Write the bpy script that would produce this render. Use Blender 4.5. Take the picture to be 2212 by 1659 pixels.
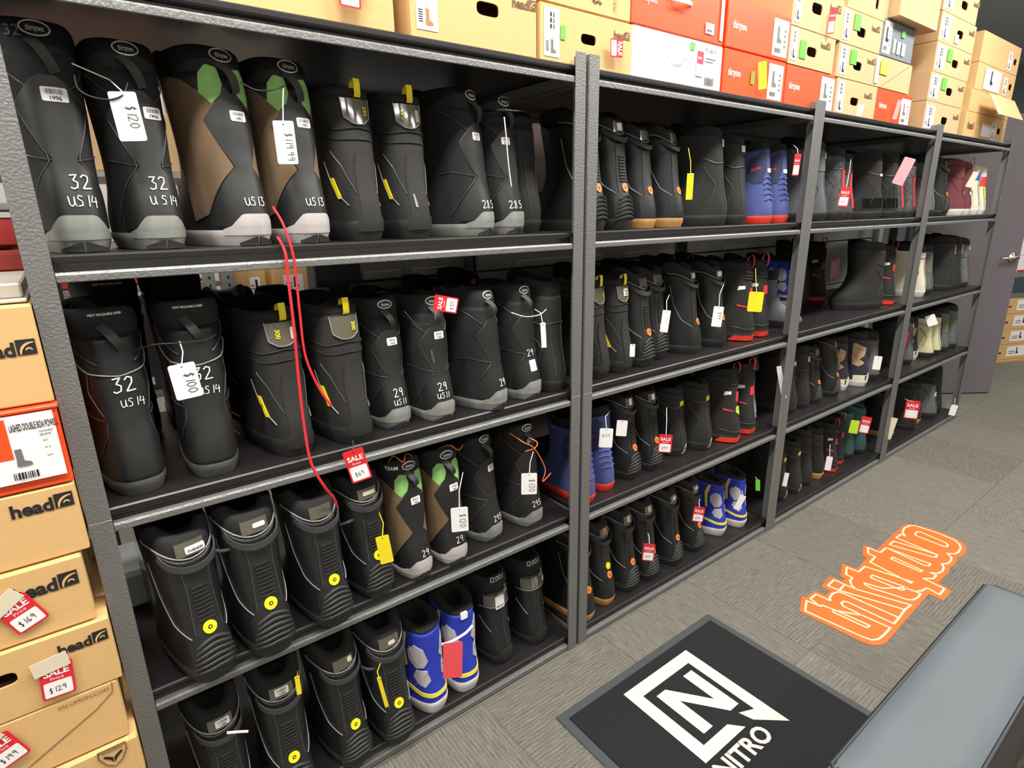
import bpy, math, random
import numpy as np
from mathutils import Matrix, Vector
for o in list(bpy.data.objects): bpy.data.objects.remove(o)
SC = bpy.context.scene
COL = SC.collection
PI = math.pi
rnd = random.Random(7)
# ------------------------------------------------------------------ camera
FPX = 1255.33
CAM = Vector((0.0532, -1.2113, 1.4363))
RGT = Vector((0.7970126, -0.60373877, -0.01644408))
DWN = Vector((-0.18243897, -0.21470921, -0.95948735))
FWD = Vector((0.57574902, 0.76772355, -0.28127142))
cd = bpy.data.cameras.new('camera'); cam = bpy.data.objects.new('camera', cd); COL.objects.link(cam)
M = Matrix.Identity(4)
for i in range(3):
    M[i][0] = RGT[i]; M[i][1] = -DWN[i]; M[i][2] = -FWD[i]; M[i][3] = CAM[i]
cam.matrix_world = M
cd.sensor_fit = 'HORIZONTAL'; cd.sensor_width = 36.0
cd.lens = FPX / 2212 * 36.0
cd.clip_start = 0.02; cd.clip_end = 100
SC.camera = cam
def ray(u, v): return RGT * ((u - 1106) / FPX) + DWN * ((v - 829.5) / FPX) + FWD
def at(u, v, y=0.0):                     # point of the plane y = const seen at a pixel
    d = ray(u, v); return CAM + d * ((y - CAM.y) / d.y)
def atz(u, v, z=0.0):
    d = ray(u, v); return CAM + d * ((z - CAM.z) / d.z)
# ------------------------------------------------------------------ world, exposure, lights
W = bpy.data.worlds.new('world'); SC.world = W; W.use_nodes = True
W.node_tree.nodes['Background'].inputs[0].default_value = (0.9, 0.95, 1, 1)
W.node_tree.nodes['Background'].inputs[1].default_value = 0.15
VS = SC.view_settings
SC.display_settings.display_device = 'sRGB'
VS.view_transform = 'Standard'; VS.look = 'None'; VS.gamma = 1.0; VS.use_curve_mapping = False
VS.exposure = 0.42
CEIL = 3.05
def lamp(x, y, w, d, power, col=(1, 0.965, 0.91)):
    l = bpy.data.lights.new('ceiling_panel', 'AREA'); l.shape = 'RECTANGLE'; l.size = w; l.size_y = d
    l.energy = power; l.color = col
    o = bpy.data.objects.new('ceiling_panel_light', l); COL.objects.link(o); o.location = (x, y, CEIL - 0.03)
LAMPS = [(-1.6, -0.78), (0.2, -0.78), (2.0, -0.78), (3.8, -0.78),
         (-1.6, -3.0), (0.2, -3.0), (2.0, -3.0), (3.8, -3.0), (-1.2, 2.1), (0.6, 2.1), (6.6, -0.6), (6.6, -2.6), (2.4, 2.1)]
for x, y in LAMPS: lamp(x, y, 1.2, 0.3, {-.78: 48, -3.0: 20}.get(y, 26))
# ------------------------------------------------------------------ materials
def lin(h):
    c = [int(h[i:i + 2], 16) / 255 for i in (0, 2, 4)]
    return tuple((x / 12.92 if x <= .04045 else ((x + .055) / 1.055) ** 2.4) for x in c) + (1,)
MATS = {}
def mat(name, h, rough=.6, metal=0, bump=0, bscale=200, var=0, vscale=8, spec=.5, coat=0, detail=3):
    if name in MATS: return MATS[name]
    m = bpy.data.materials.new(name); m.use_nodes = True; nt = m.node_tree; b = nt.nodes['Principled BSDF']
    c = lin(h); b.inputs['Base Color'].default_value = c; b.inputs['Roughness'].default_value = rough
    b.inputs['Metallic'].default_value = metal; b.inputs['Specular IOR Level'].default_value = spec
    b.inputs['Coat Weight'].default_value = coat; b.inputs['Coat Roughness'].default_value = .08
    tc = nt.nodes.new('ShaderNodeTexCoord')
    if bump:
        n = nt.nodes.new('ShaderNodeTexNoise'); n.inputs['Scale'].default_value = bscale; n.inputs['Detail'].default_value = detail
        bp = nt.nodes.new('ShaderNodeBump'); bp.inputs['Strength'].default_value = bump; bp.inputs['Distance'].default_value = .002
        nt.links.new(tc.outputs['Object'], n.inputs['Vector'])
        nt.links.new(n.outputs['Fac'], bp.inputs['Height']); nt.links.new(bp.outputs['Normal'], b.inputs['Normal'])
    if var:
        n = nt.nodes.new('ShaderNodeTexNoise'); n.inputs['Scale'].default_value = vscale; n.inputs['Detail'].default_value = 5
        r = nt.nodes.new('ShaderNodeMapRange'); r.inputs['From Min'].default_value = .3; r.inputs['From Max'].default_value = .7
        r.inputs['To Min'].default_value = 1 - var; r.inputs['To Max'].default_value = 1 + var
        mx = nt.nodes.new('ShaderNodeVectorMath'); mx.operation = 'SCALE'; mx.inputs[0].default_value = c[:3]
        nt.links.new(tc.outputs['Object'], n.inputs['Vector']); nt.links.new(n.outputs['Fac'], r.inputs['Value'])
        nt.links.new(r.outputs['Result'], mx.inputs['Scale']); nt.links.new(mx.outputs['Vector'], b.inputs['Base Color'])
    MATS[name] = m; return m
STEEL = mat('hammertone_steel', '7d7e7c', .44, .45, .75, 210, spec=.5, detail=2)
BOARD = mat('black_board', '1f1d1e', .38, 0, .1, 60)
RUB = mat('black_rubber', '1f2020', .45, 0, .12, 900, var=.12, vscale=18)
LEA = mat('black_leather', '1e1f20', .40, 0, .2, 160, var=.15, vscale=14)
FAB = mat('black_fabric', '181818', .85, 0, .25, 900, var=.1, vscale=20)
SUE = mat('black_suede', '201f1e', .75, 0, .25, 500, var=.2, vscale=22)
LIN = mat('black_liner', '0f0f0f', .9, 0, .2, 500)
DRK = mat('dark_void', '060606', .95)
WEB = mat('webbing', '3b3b3b', .7, 0, .3, 700)
SOLG = mat('grey_sole', '83857f', .6, 0, .1, 200, var=.12, vscale=40)
SOLL = mat('light_grey_sole', 'b4afac', .6, 0, .1, 200, var=.06, vscale=30)
SOLB = mat('black_sole', '242423', .6, 0, .15, 200, var=.2, vscale=30)
SOLC = mat('charcoal_sole', '4c4c4b', .65, 0, .15, 200, var=.25, vscale=30)
SOLR = mat('red_sole', 'e23a25', .5)
SOLW = mat('white_sole', 'cfcdc6', .5, var=.05, vscale=30)
SOLM = mat('gum_sole', 'b98a52', .5, var=.15, vscale=60)
SOLT = mat('beige_sole', 'a89c84', .6)
BRN = mat('brown_suede', '6b563f', .85, 0, .2, 400, var=.12, vscale=25)
GRN = mat('green_fabric', '86b86a', .85, 0, .2, 500, var=.1, vscale=30)
BLU = mat('blue_suede', '1f33a8', .75, 0, .2, 500, var=.1, vscale=25)
NAV = mat('navy_fabric', '46528a', .7, 0, .2, 500, var=.1, vscale=25)
NAVD = mat('dark_navy', '2d3350', .8)
GRY = mat('grey_patch', 'b3b0b4', .6, 0, .2, 80)
LGR = mat('pale_grey_fabric', 'b4b6b6', .8, 0, .2, 400)
MGR = mat('mid_grey_fabric', '5c5e60', .75, 0, .2, 500, var=.1)
MAR = mat('maroon_fabric', '6d3138', .7, 0, .2, 500, var=.1)
CRM = mat('cream_fabric', 'd8cfb8', .8, 0, .2, 400, var=.05)
TAN = mat('tan_fabric', 'b89c78', .8)
TEA = mat('teal_fabric', '2f5450', .7)
YEL = mat('yellow', 'f2dc1e', .5)
YELM = mat('yellow_fabric', 'e8d34a', .7)
ORG = mat('orange_badge', 'e8803c', .5)
ORC = mat('orange_cord', 'e0713a', .6)
RED = mat('red_fabric', 'e23b3b', .6)
LACE = mat('red_lace', 'd8222e', .7, 0, .3, 900)
COR = mat('coral_card', 'f4565c', .5)
CRD = mat('red_card', 'd8262f', .45)
WHT = mat('white_card', 'f1efee', .5)
INK = mat('black_ink', '1c1b1b', .6)
GINK = mat('grey_ink', '6e6c68', .7)
WINK = mat('white_ink', 'efefec', .6)
PIP = mat('grey_piping', '4a4b4b', .4)
PIPL = mat('light_piping', '8e8f8f', .35)
CLR = mat('clear_badge', '5a5748', .12, 0, 0, spec=.8, coat=1)
CHR = mat('chrome', 'c9c6be', .22, .9)
GRC = mat('green_card', '63c544', .5)
LIM = mat('lime_card', 'b7dd3a', .5)
MAS = mat('masking_tape', 'd9cdb4', .7)
KRA = mat('kraft_card', 'd3ab72', .75, 0, .06, 300, var=.035, vscale=90)
KRD = mat('kraft_card_tan', 'c8a87b', .75, 0, .06, 300, var=.035, vscale=90)
KRP = mat('kraft_print', '6b5138', .8)
ORB = mat('orange_box', 'ee4f1f', .4)
WBX = mat('white_box', 'ece8ea', .5)
GBX = mat('grey_box', '6f7b80', .5)
# ------------------------------------------------------------------ mesh builder
class MB:
    def __init__(s): s.v = []; s.f = []; s.mi = []; s.mats = []
    def m(s, material):
        if material not in s.mats: s.mats.append(material)
        return s.mats.index(material)
    def add(s, vs, fs, material, T=None):
        b = len(s.v); k = s.m(material)
        for p in vs: s.v.append(tuple(T @ Vector(p)) if T else tuple(p))
        for f in fs: s.f.append([b + i for i in f]); s.mi.append(k)
    def box(s, x0, x1, y0, y1, z0, z1, material, b=0.0, T=None):
        if b <= 0:
            vs = [(x, y, z) for x in (x0, x1) for y in (y0, y1) for z in (z0, z1)]
            s.add(vs, [(0, 1, 3, 2), (4, 6, 7, 5), (0, 4, 5, 1), (2, 3, 7, 6), (0, 2, 6, 4), (1, 5, 7, 3)], material, T); return
        X = (x0, x1); Y = (y0, y1); Z = (z0, z1); vs = []; ix = {}
        for i in (0, 1):
            for j in (0, 1):
                for k in (0, 1):
                    sx, sy, sz = (b, -b)[i], (b, -b)[j], (b, -b)[k]
                    for a, p in (('x', (X[i], Y[j] + sy, Z[k] + sz)), ('y', (X[i] + sx, Y[j], Z[k] + sz)), ('z', (X[i] + sx, Y[j] + sy, Z[k]))):
                        ix[i, j, k, a] = len(vs); vs.append(p)
        fs = []
        for i in (0, 1): fs.append([ix[i, j, k, 'x'] for j, k in ((0, 0), (0, 1), (1, 1), (1, 0))])
        for j in (0, 1): fs.append([ix[i, j, k, 'y'] for i, k in ((0, 0), (1, 0), (1, 1), (0, 1))])
        for k in (0, 1): fs.append([ix[i, j, k, 'z'] for i, j in ((0, 0), (0, 1), (1, 1), (1, 0))])
        for i in (0, 1):
            for j in (0, 1): fs.append([ix[i, j, 0, 'x'], ix[i, j, 1, 'x'], ix[i, j, 1, 'y'], ix[i, j, 0, 'y']])
        for i in (0, 1):
            for k in (0, 1): fs.append([ix[i, 0, k, 'x'], ix[i, 1, k, 'x'], ix[i, 1, k, 'z'], ix[i, 0, k, 'z']])
        for j in (0, 1):
            for k in (0, 1): fs.append([ix[0, j, k, 'y'], ix[1, j, k, 'y'], ix[1, j, k, 'z'], ix[0, j, k, 'z']])
        for i in (0, 1):
            for j in (0, 1):
                for k in (0, 1): fs.append([ix[i, j, k, 'x'], ix[i, j, k, 'y'], ix[i, j, k, 'z']])
        s.add(vs, fs, material, T)
    def prism(s, pts, d, material, T=None, b=0.0):     # outline in (x, z), front face at y = -d, back at y = 0
        n = len(pts); vs = [(p[0], -d, p[1]) for p in pts] + [(p[0], 0, p[1]) for p in pts]
        s.add(vs, [list(range(n)), list(range(2 * n - 1, n - 1, -1))] + [[i, i + n, (i + 1) % n + n, (i + 1) % n] for i in range(n)], material, T)
    def tube(s, pts, r, material, n=8, T=None, flat=1.0):
        pts = [Vector(p) for p in pts]; vs = []; N = len(pts); up = Vector((0.13, 0.21, 0.97))
        pa = None
        for i, p in enumerate(pts):
            t = (pts[min(i + 1, N - 1)] - pts[max(i - 1, 0)])
            t = t.normalized() if t.length > 1e-9 else Vector((0, 0, 1))
            a = (pa - t * pa.dot(t)) if pa is not None else t.cross(up)
            if a.length < 1e-6: a = t.cross(Vector((1, 0, 0)))
            a.normalize(); pa = a; c = t.cross(a)
            rr = r[i] if isinstance(r, (list, tuple)) else r
            for k in range(n):
                q = 2 * PI * k / n; vs.append(tuple(p + a * (rr * math.cos(q)) + c * (rr * flat * math.sin(q))))
        fs = [[i * n + k, i * n + (k + 1) % n, (i + 1) * n + (k + 1) % n, (i + 1) * n + k] for i in range(N - 1) for k in range(n)]
        fs += [list(range(n))[::-1], [(N - 1) * n + k for k in range(n)]]
        s.add(vs, fs, material, T)
    def strip(s, pts, wid, side, material, th=.001, T=None):   # flat webbing along pts, width along vector(s) 'side'
        pts = [Vector(p) for p in pts]; N = len(pts); vs = []
        for i, p in enumerate(pts):
            t = (pts[min(i + 1, N - 1)] - pts[max(i - 1, 0)]).normalized()
            sd = Vector(side if not isinstance(side, list) else side[i]); sd = (sd - t * sd.dot(t)).normalized(); nn = t.cross(sd)
            for a, c in ((-1, -1), (1, -1), (1, 1), (-1, 1)): vs.append(tuple(p + sd * (a * wid / 2) + nn * (c * th / 2)))
        fs = [[i * 4 + k, i * 4 + (k + 1) % 4, i * 4 + 4 + (k + 1) % 4, i * 4 + 4 + k] for i in range(N - 1) for k in range(4)]
        fs += [[3, 2, 1, 0], [(N - 1) * 4 + k for k in range(4)]]
        s.add(vs, fs, material, T)
    def mesh(s, name, smooth=False, ang=None):
        me = bpy.data.meshes.new(name); me.from_pydata(s.v, [], s.f)
        for mm in s.mats: me.materials.append(mm)
        me.polygons.foreach_set('material_index', s.mi)
        if smooth: me.polygons.foreach_set('use_smooth', [True] * len(s.f))
        me.update()
        if smooth and ang:
            try: me.set_sharp_from_angle(angle=math.radians(ang))
            except Exception: pass
        return me
    def build(s, name, parent=None, smooth=False, ang=None): return link(name, s.mesh(name, smooth, ang), parent)
def link(name, me, parent=None):
    o = bpy.data.objects.new(name, me); COL.objects.link(o)
    if parent is not None: o.parent = parent
    return o
def tag(o, label, cat, group=None):
    o['label'] = label; o['category'] = cat
    if group: o['group'] = group
    return o
def thing(name, label, cat, loc=(0, 0, 0), rz=0, group=None, rx=0, ry=0):
    o = bpy.data.objects.new(name, None); COL.objects.link(o); o.empty_display_size = .05
    o.location = loc; o.rotation_euler = (rx, ry, rz); return tag(o, label, cat, group)
def struct(name, mb, smooth=False):
    o = mb.build(name, None, smooth); o['kind'] = 'structure'; return o
def rrect(x0, x1, z0, z1, r, n=4):
    o = []
    for cx, cz, a0 in ((x1 - r, z0 + r, -90), (x1 - r, z1 - r, 0), (x0 + r, z1 - r, 90), (x0 + r, z0 + r, 180)):
        for k in range(n + 1):
            a = math.radians(a0 + 90 * k / n); o.append((cx + r * math.cos(a), cz + r * math.sin(a)))
    return o
def ell(cx, cz, rx, rz, n=24): return [(cx + rx * math.cos(2 * PI * k / n), cz + rz * math.sin(2 * PI * k / n)) for k in range(n)]
# ------------------------------------------------------------------ writing
_tc = {}
def ftext(txt, bold=0.0):                # typeset text as a flat mesh (unit size), left aligned at 0
    k = (txt, bold)
    if k in _tc: return _tc[k]
    c = bpy.data.curves.new('t', 'FONT'); c.body = txt; c.size = 1.0; c.offset = bold; c.resolution_u = 3
    o = bpy.data.objects.new('t', c); COL.objects.link(o)
    dg = bpy.context.evaluated_depsgraph_get(); me = o.evaluated_get(dg).to_mesh()
    vs = [(v.co.x, v.co.y) for v in me.vertices]; fs = [list(p.vertices) for p in me.polygons]
    o.evaluated_get(dg).to_mesh_clear(); bpy.data.objects.remove(o); bpy.data.curves.remove(c)
    w = max([v[0] for v in vs] + [0]); _tc[k] = (vs, fs, w); return _tc[k]
GL = {'0': [[(.3, 1), (.08, .75), (.06, .3), (.28, 0), (.5, .25), (.52, .7), (.3, 1)]], '1': [[(.3, 1), (.22, 0)]],
 '2': [[(.02, .8), (.2, 1), (.45, .9), (.42, .6), (.05, .03), (.08, .02), (.58, .06)]],
 '3': [[(.05, .95), (.5, 1), (.22, .6), (.48, .45), (.42, .1), (.15, 0), (.0, .12)]],
 '4': [[(.2, 1), (.02, .42), (.56, .46)], [(.46, .85), (.40, -.12)]],
 '5': [[(.5, 1), (.12, .97), (.08, .58), (.4, .6), (.48, .25), (.25, 0), (.02, .1)]],
 '6': [[(.42, 1), (.12, .6), (.08, .15), (.3, 0), (.48, .22), (.3, .45), (.1, .3)]],
 '7': [[(.02, .95), (.5, 1), (.2, 0)]],
 '8': [[(.45, .9), (.2, 1), (.1, .75), (.42, .4), (.4, .08), (.18, 0), (.06, .2), (.4, .65), (.45, .9)]],
 '9': [[(.45, .85), (.25, 1), (.06, .75), (.2, .5), (.45, .7), (.45, .9), (.4, 0)]],
 'U': [[(.02, .9), (.05, .2), (.2, .02), (.42, .2), (.5, .9), (.48, .3), (.58, .02)]], 'S': [[(.5, .9), (.2, 1), (.08, .75), (.4, .45), (.38, .1), (.02, .05)]],
 '$': [[(.5, .85), (.2, .9), (.1, .65), (.42, .4), (.35, .1), (.05, .12)], [(.3, 1.1), (.24, -.12)]], '.': [[(.05, .03), (.09, .0)]],
 '_': [[(0, .0), (.5, 0)]], '-': [[(.05, .5), (.4, .5)]], 'X': [[(.05, .9), (.2, .5), (.1, .3), (.4, .5), (.5, .3)]]}
def htext(txt, pen=.09):                 # handwriting as pen strokes (unit height), returns quads
    vs = []; fs = []; x = 0
    for ch in txt:
        if ch == ' ': x += .4; continue
        wid = .42 if ch == '1' else .25 if ch == '.' else .70
        for st in GL.get(ch, GL['-']):
            P = []
            for i in range(len(st) - 1):
                for k in range(3): P.append((st[i][0] + (st[i + 1][0] - st[i][0]) * k / 3, st[i][1] + (st[i + 1][1] - st[i][1]) * k / 3))
            P.append(st[-1]); b = len(vs)
            for i, p in enumerate(P):
                a = P[max(i - 1, 0)]; c = P[min(i + 1, len(P) - 1)]; dx, dy = c[0] - a[0], c[1] - a[1]; L = math.hypot(dx, dy) or 1
                vs.append((x + p[0] - dy / L * pen / 2, p[1] + dx / L * pen / 2)); vs.append((x + p[0] + dy / L * pen / 2, p[1] - dx / L * pen / 2))
            for i in range(len(P) - 1): fs.append([b + 2 * i, b + 2 * i + 1, b + 2 * i + 3, b + 2 * i + 2])
        x += wid
    return vs, fs, x
def put2d(mb, tx, x, z, size, material, y=0.0, rot=0.0, sx=1.0, center=False, T=None):   # flat writing in the x-z plane
    vs, fs, w = tx; c, s_ = math.cos(rot), math.sin(rot); ox = -w / 2 if center else 0
    o = []
    for p in vs:
        a, b = (p[0] + ox) * size * sx, p[1] * size; o.append((x + a * c - b * s_, y, z + a * s_ + b * c))
    mb.add(o, fs, material, T)
# ================================================================== boots
class Surf:
    """outer surface of a boot: horizontal sections between a heel profile and a toe profile"""
    def __init__(s, prof, lean=0.0, e=.80):
        z = [p[0] for p in prof]; zz = np.linspace(z[0], z[-1], 121); k = np.ones(9) / 9
        def sm(i):
            a = np.interp(zz, z, [p[i] for p in prof]); return np.convolve(np.pad(a, 4, mode='edge'), k, 'valid')
        s.zz = zz; s.yb = sm(1); s.yf = sm(2); s.w = sm(3); s.lean = lean; s.e = e
        s.th = np.linspace(-PI, PI, 129); s.rows = []
        for zv in zz:
            x, y = s.sec(zv, s.th); ds = np.hypot(np.diff(x), np.diff(y)); a = np.concatenate([[0], np.cumsum(ds)])
            s.rows.append((a - a[64], x, y))
    def sec(s, z, th):
        yb = np.interp(z, s.zz, s.yb); yf = np.interp(z, s.zz, s.yf); w = np.interp(z, s.zz, s.w)
        si, co = np.sin(th), np.cos(th); e = np.where(co > 0, .62 + .10 * np.clip((z - .05) / .2, 0, 1), s.e); x = np.sign(si) * np.abs(si) ** e; c = np.sign(co) * np.abs(co) ** e
        L = (yf - yb) / 2; t = (1 - c) / 2; foot = np.clip((.17 - z) / .08, 0, 1)
        wf = 1 + foot * (-.04 + .06 * np.sin(PI * np.clip(t * 1.25, 0, 1)) - .2 * np.clip(t - .8, 0, 1) / .2)
        return x * w * wf, (yb + yf) / 2 - L * c + s.lean * z
    def q(s, sv, z):
        z = min(max(z, s.zz[0]), s.zz[-1]); i = (z - s.zz[0]) / (s.zz[1] - s.zz[0]); i0 = min(int(i), 119); f = i - i0; o = []
        for k in (i0, i0 + 1):
            a, x, y = s.rows[k]; o.append((np.interp(sv, a, x), np.interp(sv, a, y)))
        return Vector((o[0][0] * (1 - f) + o[1][0] * f, o[0][1] * (1 - f) + o[1][1] * f, z))
    def p(s, sv, z, off=0.0):
        P = s.q(sv, z)
        if off:
            n = (s.q(sv + .003, z) - s.q(sv - .003, z)).cross(s.q(sv, z + .003) - s.q(sv, z - .003))
            if n.length > 0: P = P + n.normalized() * off
        return P
def poly_span(poly, z):
    xs = []
    for i in range(len(poly)):
        a, b = poly[i], poly[(i + 1) % len(poly)]
        if (a[1] <= z < b[1]) or (b[1] <= z < a[1]): xs.append(a[0] + (b[0] - a[0]) * (z - a[1]) / (b[1] - a[1]))
    return (min(xs), max(xs)) if len(xs) > 1 else None
def patch(mb, S, poly, material, off=.0015, dz=.005, n=6, skirt=True):
    z0 = min(p[1] for p in poly); z1 = max(p[1] for p in poly)
    zs = sorted(set([round(z, 5) for z in np.linspace(z0 + 1e-5, z1 - 1e-5, max(2, int((z1 - z0) / dz) + 1))] + [round(min(max(p[1], z0 + 1e-5), z1 - 1e-5), 5) for p in poly]))
    rows = []
    for z in zs:
        sp = poly_span(poly, z)
        if sp: rows.append([(sp[0] + (sp[1] - sp[0]) * k / n, z) for k in range(n + 1)])
    vs = [tuple(S.p(a, z, off)) for r in rows for a, z in r]; R = len(rows); w = n + 1
    fs = [[i * w + k, i * w + k + 1, (i + 1) * w + k + 1, (i + 1) * w + k] for i in range(R - 1) for k in range(n)]
    if skirt:
        bd = [k for k in range(w)] + [i * w + n for i in range(1, R)] + [(R - 1) * w + k for k in range(n - 1, -1, -1)] + [i * w for i in range(R - 2, 0, -1)]
        b = len(vs); flat = [q for r in rows for q in r]
        for i in bd: vs.append(tuple(S.p(flat[i][0], flat[i][1], -.001)))
        m = len(bd); fs += [[bd[i], b + i, b + (i + 1) % m, bd[(i + 1) % m]] for i in range(m)]
    mb.add(vs, fs, material)
def onsurf(mb, S, tx, s0, z0, size, material, off=.0025, rot=0.0, sx=1.0, center=True):
    vs, fs, w = tx; c, s_ = math.cos(rot), math.sin(rot); ox = -w / 2 if center else 0; o = []
    for p in vs:
        a, b = (p[0] + ox) * size * sx, p[1] * size; o.append(tuple(S.p(s0 + a * c - b * s_, z0 + a * s_ + b * c, off)))
    mb.add(o, fs, material)
def piping(mb, S, path, r, material, off=.0015, sub=8):
    P = []
    for i in range(len(path) - 1):
        for k in range(sub):
            t = k / sub; P.append((path[i][0] * (1 - t) + path[i + 1][0] * t, path[i][1] * (1 - t) + path[i + 1][1] * t))
    P.append(path[-1])
    if len(P) > 6: P = [P[0]] + [((P[i - 1][0] + 2 * P[i][0] + P[i + 1][0]) / 4, (P[i - 1][1] + 2 * P[i][1] + P[i + 1][1]) / 4) for i in range(1, len(P) - 1)] + [P[-1]]
    mb.tube([S.p(a, z, off) for a, z in P], r, material, 6)
def band(mb, S, path, w, material, off=.0022, sub=8):
    P = []
    for i in range(len(path) - 1):
        for k in range(sub): t = k / sub; P.append((path[i][0] * (1 - t) + path[i + 1][0] * t, path[i][1] * (1 - t) + path[i + 1][1] * t))
    P.append(path[-1]); vs = []
    for i, q in enumerate(P):
        a = P[max(i - 1, 0)]; c = P[min(i + 1, len(P) - 1)]; dx, dz = c[0] - a[0], c[1] - a[1]; L = math.hypot(dx, dz) or 1
        for g_, o in ((1, -.001), (1, off), (-1, off), (-1, -.001)): vs.append(tuple(S.p(q[0] - g_ * dz / L * w / 2, q[1] + g_ * dx / L * w / 2, o)))
    mb.add(vs, [[i * 4 + k, i * 4 + k + 1, i * 4 + 5 + k, i * 4 + 4 + k] for i in range(len(P) - 1) for k in range(3)] + [[0, 1, 2, 3], [len(vs) - 4, len(vs) - 1, len(vs) - 2, len(vs) - 3]], material)
TALL = [(.0, .010, .268, .048), (.03, .002, .278, .050), (.05, 0, .279, .0505), (.075, .001, .262, .0505), (.1, .005, .225, .0500), (.13, .010, .197, .0500),
        (.17, .012, .180, .0520), (.22, .010, .178, .0555), (.27, .010, .182, .0580), (.36, .014, .186, .0590)]
SHORT = [(.0, .008, .29, .046), (.03, .001, .30, .049), (.05, 0, .298, .049), (.075, .002, .26, .047), (.1, .008, .205, .044), (.13, .012, .17, .044),
         (.17, .012, .15, .046), (.24, .010, .15, .049), (.36, .012, .155, .05)]
class Kind: pass
KINDS = {}
def kind(key, shell=RUB, sole=SOLB, cuff=FAB, liner=LIN, H=.285, side=.0, cuffh=.055, cuffback=None, prof=TALL, lean=.13, soleh=.034, thick=.10, loop=None, extra=None,
         bulge=1.0, notch=0.0, flare=0.0, e=.80, tongue=.012):
    K = Kind(); K.key = key; S = Surf(prof, lean, e); K.S = S; K.parts = []; K.H = H
    def ztop(t):                              # rim of the shell: back, sides, front
        c = math.cos(t); b = math.exp(-(t / .55) ** 2)
        return H + side * math.sin(t) ** 2 - notch * b + (.02 if c < -.3 else 0) * min(1, -c)
    NT = 44; TH = [-PI + 2 * PI * k / NT for k in range(NT)]; LV = np.concatenate([np.linspace(0, .35, 11), np.linspace(.4, 1, 14)])
    mb = MB(); vs = []; zb = soleh - .004
    for l in LV:
        for t in TH:
            z = zb + (ztop(t) - zb) * l; x, y = S.sec(z, np.array([t])); vs.append((float(x[0]), float(y[0]), z))
    n = len(LV)
    def ctr(z):
        z = min(z, S.zz[-1]); return (float(np.interp(z, S.zz, S.yb)) + float(np.interp(z, S.zz, S.yf))) / 2 + S.lean * z
    for t in TH:                              # rolled inner edge
        z = ztop(t) - .012; x, y = S.sec(z, np.array([t])); c = ctr(z); vs.append((float(x[0]) * .9, c + (float(y[0]) - c) * .9, z)); 
    fs = [[i * NT + k, i * NT + (k + 1) % NT, (i + 1) * NT + (k + 1) % NT, (i + 1) * NT + k] for i in range(n) for k in range(NT)]
    mb.add(vs, fs, shell); K.parts.append(('shell', mb.mesh('shell', True), None, None))
    mb = MB(); vs = []; sc = [(.0, .955), (.006, .985), (soleh * .6, 1.03), (soleh - .003, 1.035), (soleh, 1.02), (soleh, .9)]
    for z, k in sc:                           # sole, standing a little proud of the shell
        x, y = S.sec(max(z, .012), np.array(TH)); cy = (y.min() + y.max()) / 2
        for a in range(NT): vs.append((float(x[a]) * (1 + (k - 1) * 1.6), cy + (float(y[a]) - cy) * (1 + (k - 1) * .5), z))
    fs = [[i * NT + k, i * NT + (k + 1) % NT, (i + 1) * NT + (k + 1) % NT, (i + 1) * NT + k] for i in range(len(sc) - 1) for k in range(NT)] + [list(range(NT))[::-1]]
    mb.add(vs, fs, sole); K.solemb = mb; K.sole = sole
    if cuffh > 0:                             # padded liner cuff, open in the middle
        mb = MB(); vs = []; hb = cuffback if cuffback is not None else cuffh
        rows = [(-.9, .93), (-.35, .95), (.0, .965 * bulge), (.35, 1.0 * bulge), (.65, 1.0 * bulge), (.87, .965 * bulge), (.98, .9 * bulge), (1.0, .84 * bulge), (.96, .77), (.8, .72), (-.2, .70), (-1.6, .68)]
        for t_, k in rows:
            for t in TH:
                h = hb + (cuffh - hb) * (1 - math.cos(t)) / 2; z0 = ztop(t); z = z0 - .004 + h * t_ if t_ > -.95 else z0 - .1
                x, y = S.sec(min(z, S.zz[-1]), np.array([t])); c = ctr(z); th = 1 - (1 - k) * (thick / .10)
                vs.append((float(x[0]) * th, c + (float(y[0]) - c) * th, z))
        nr = len(rows); fs = [[i * NT + k, i * NT + (k + 1) % NT, (i + 1) * NT + (k + 1) % NT, (i + 1) * NT + k] for i in range(nr - 1) for k in range(NT)] + [[(nr - 1) * NT + k for k in range(NT)]]
        mb.add(vs[:], fs, cuff); K.parts.append(('cuff', mb.mesh('cuff', True), None, None))
        mb = MB()                             # tongue rising at the front of the opening
        vs = []; m = 8
        for i, (zz_, dy) in enumerate([(-.11, .0), (-.04, .0), (-.015, .006), (-.003, .012), (0, .016)]):
            z = H + zz_ + cuffh + tongue; c = ctr(z); yf = float(np.interp(min(z, .36), S.zz, S.yf)) + S.lean * z
            for k in range(m + 1):
                a = -1 + 2 * k / m; vs.append((a * .036 * (1 - .25 * (i / 4) ** 2), yf - .022 - .022 * a * a + dy, z - .008 * a * a))
        for i in range(5):
            for k in range(m + 1): q = vs[i * (m + 1) + k]; vs.append((q[0], q[1] - .012, q[2] - .002))
        w = m + 1; B = 5 * w; fs = []
        for i in range(4):
            for k in range(m): fs += [[i * w + k, i * w + k + 1, (i + 1) * w + k + 1, (i + 1) * w + k], [B + i * w + k, B + (i + 1) * w + k, B + (i + 1) * w + k + 1, B + i * w + k + 1]]
            fs += [[i * w, (i + 1) * w, B + (i + 1) * w, B + i * w], [i * w + m, B + i * w + m, B + (i + 1) * w + m, (i + 1) * w + m]]
        fs += [[4 * w + k, 4 * w + k + 1, B + 4 * w + k + 1, B + 4 * w + k] for k in range(m)]
        mb.add(vs, fs, liner); K.parts.append(('tongue', mb.mesh('tongue', True), None, None))
    K.ztop = ztop; K.ctr = ctr
    if extra: extra(K)
    K.parts.append(('sole', K.solemb.mesh('sole', True, 35), None, None))
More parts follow.
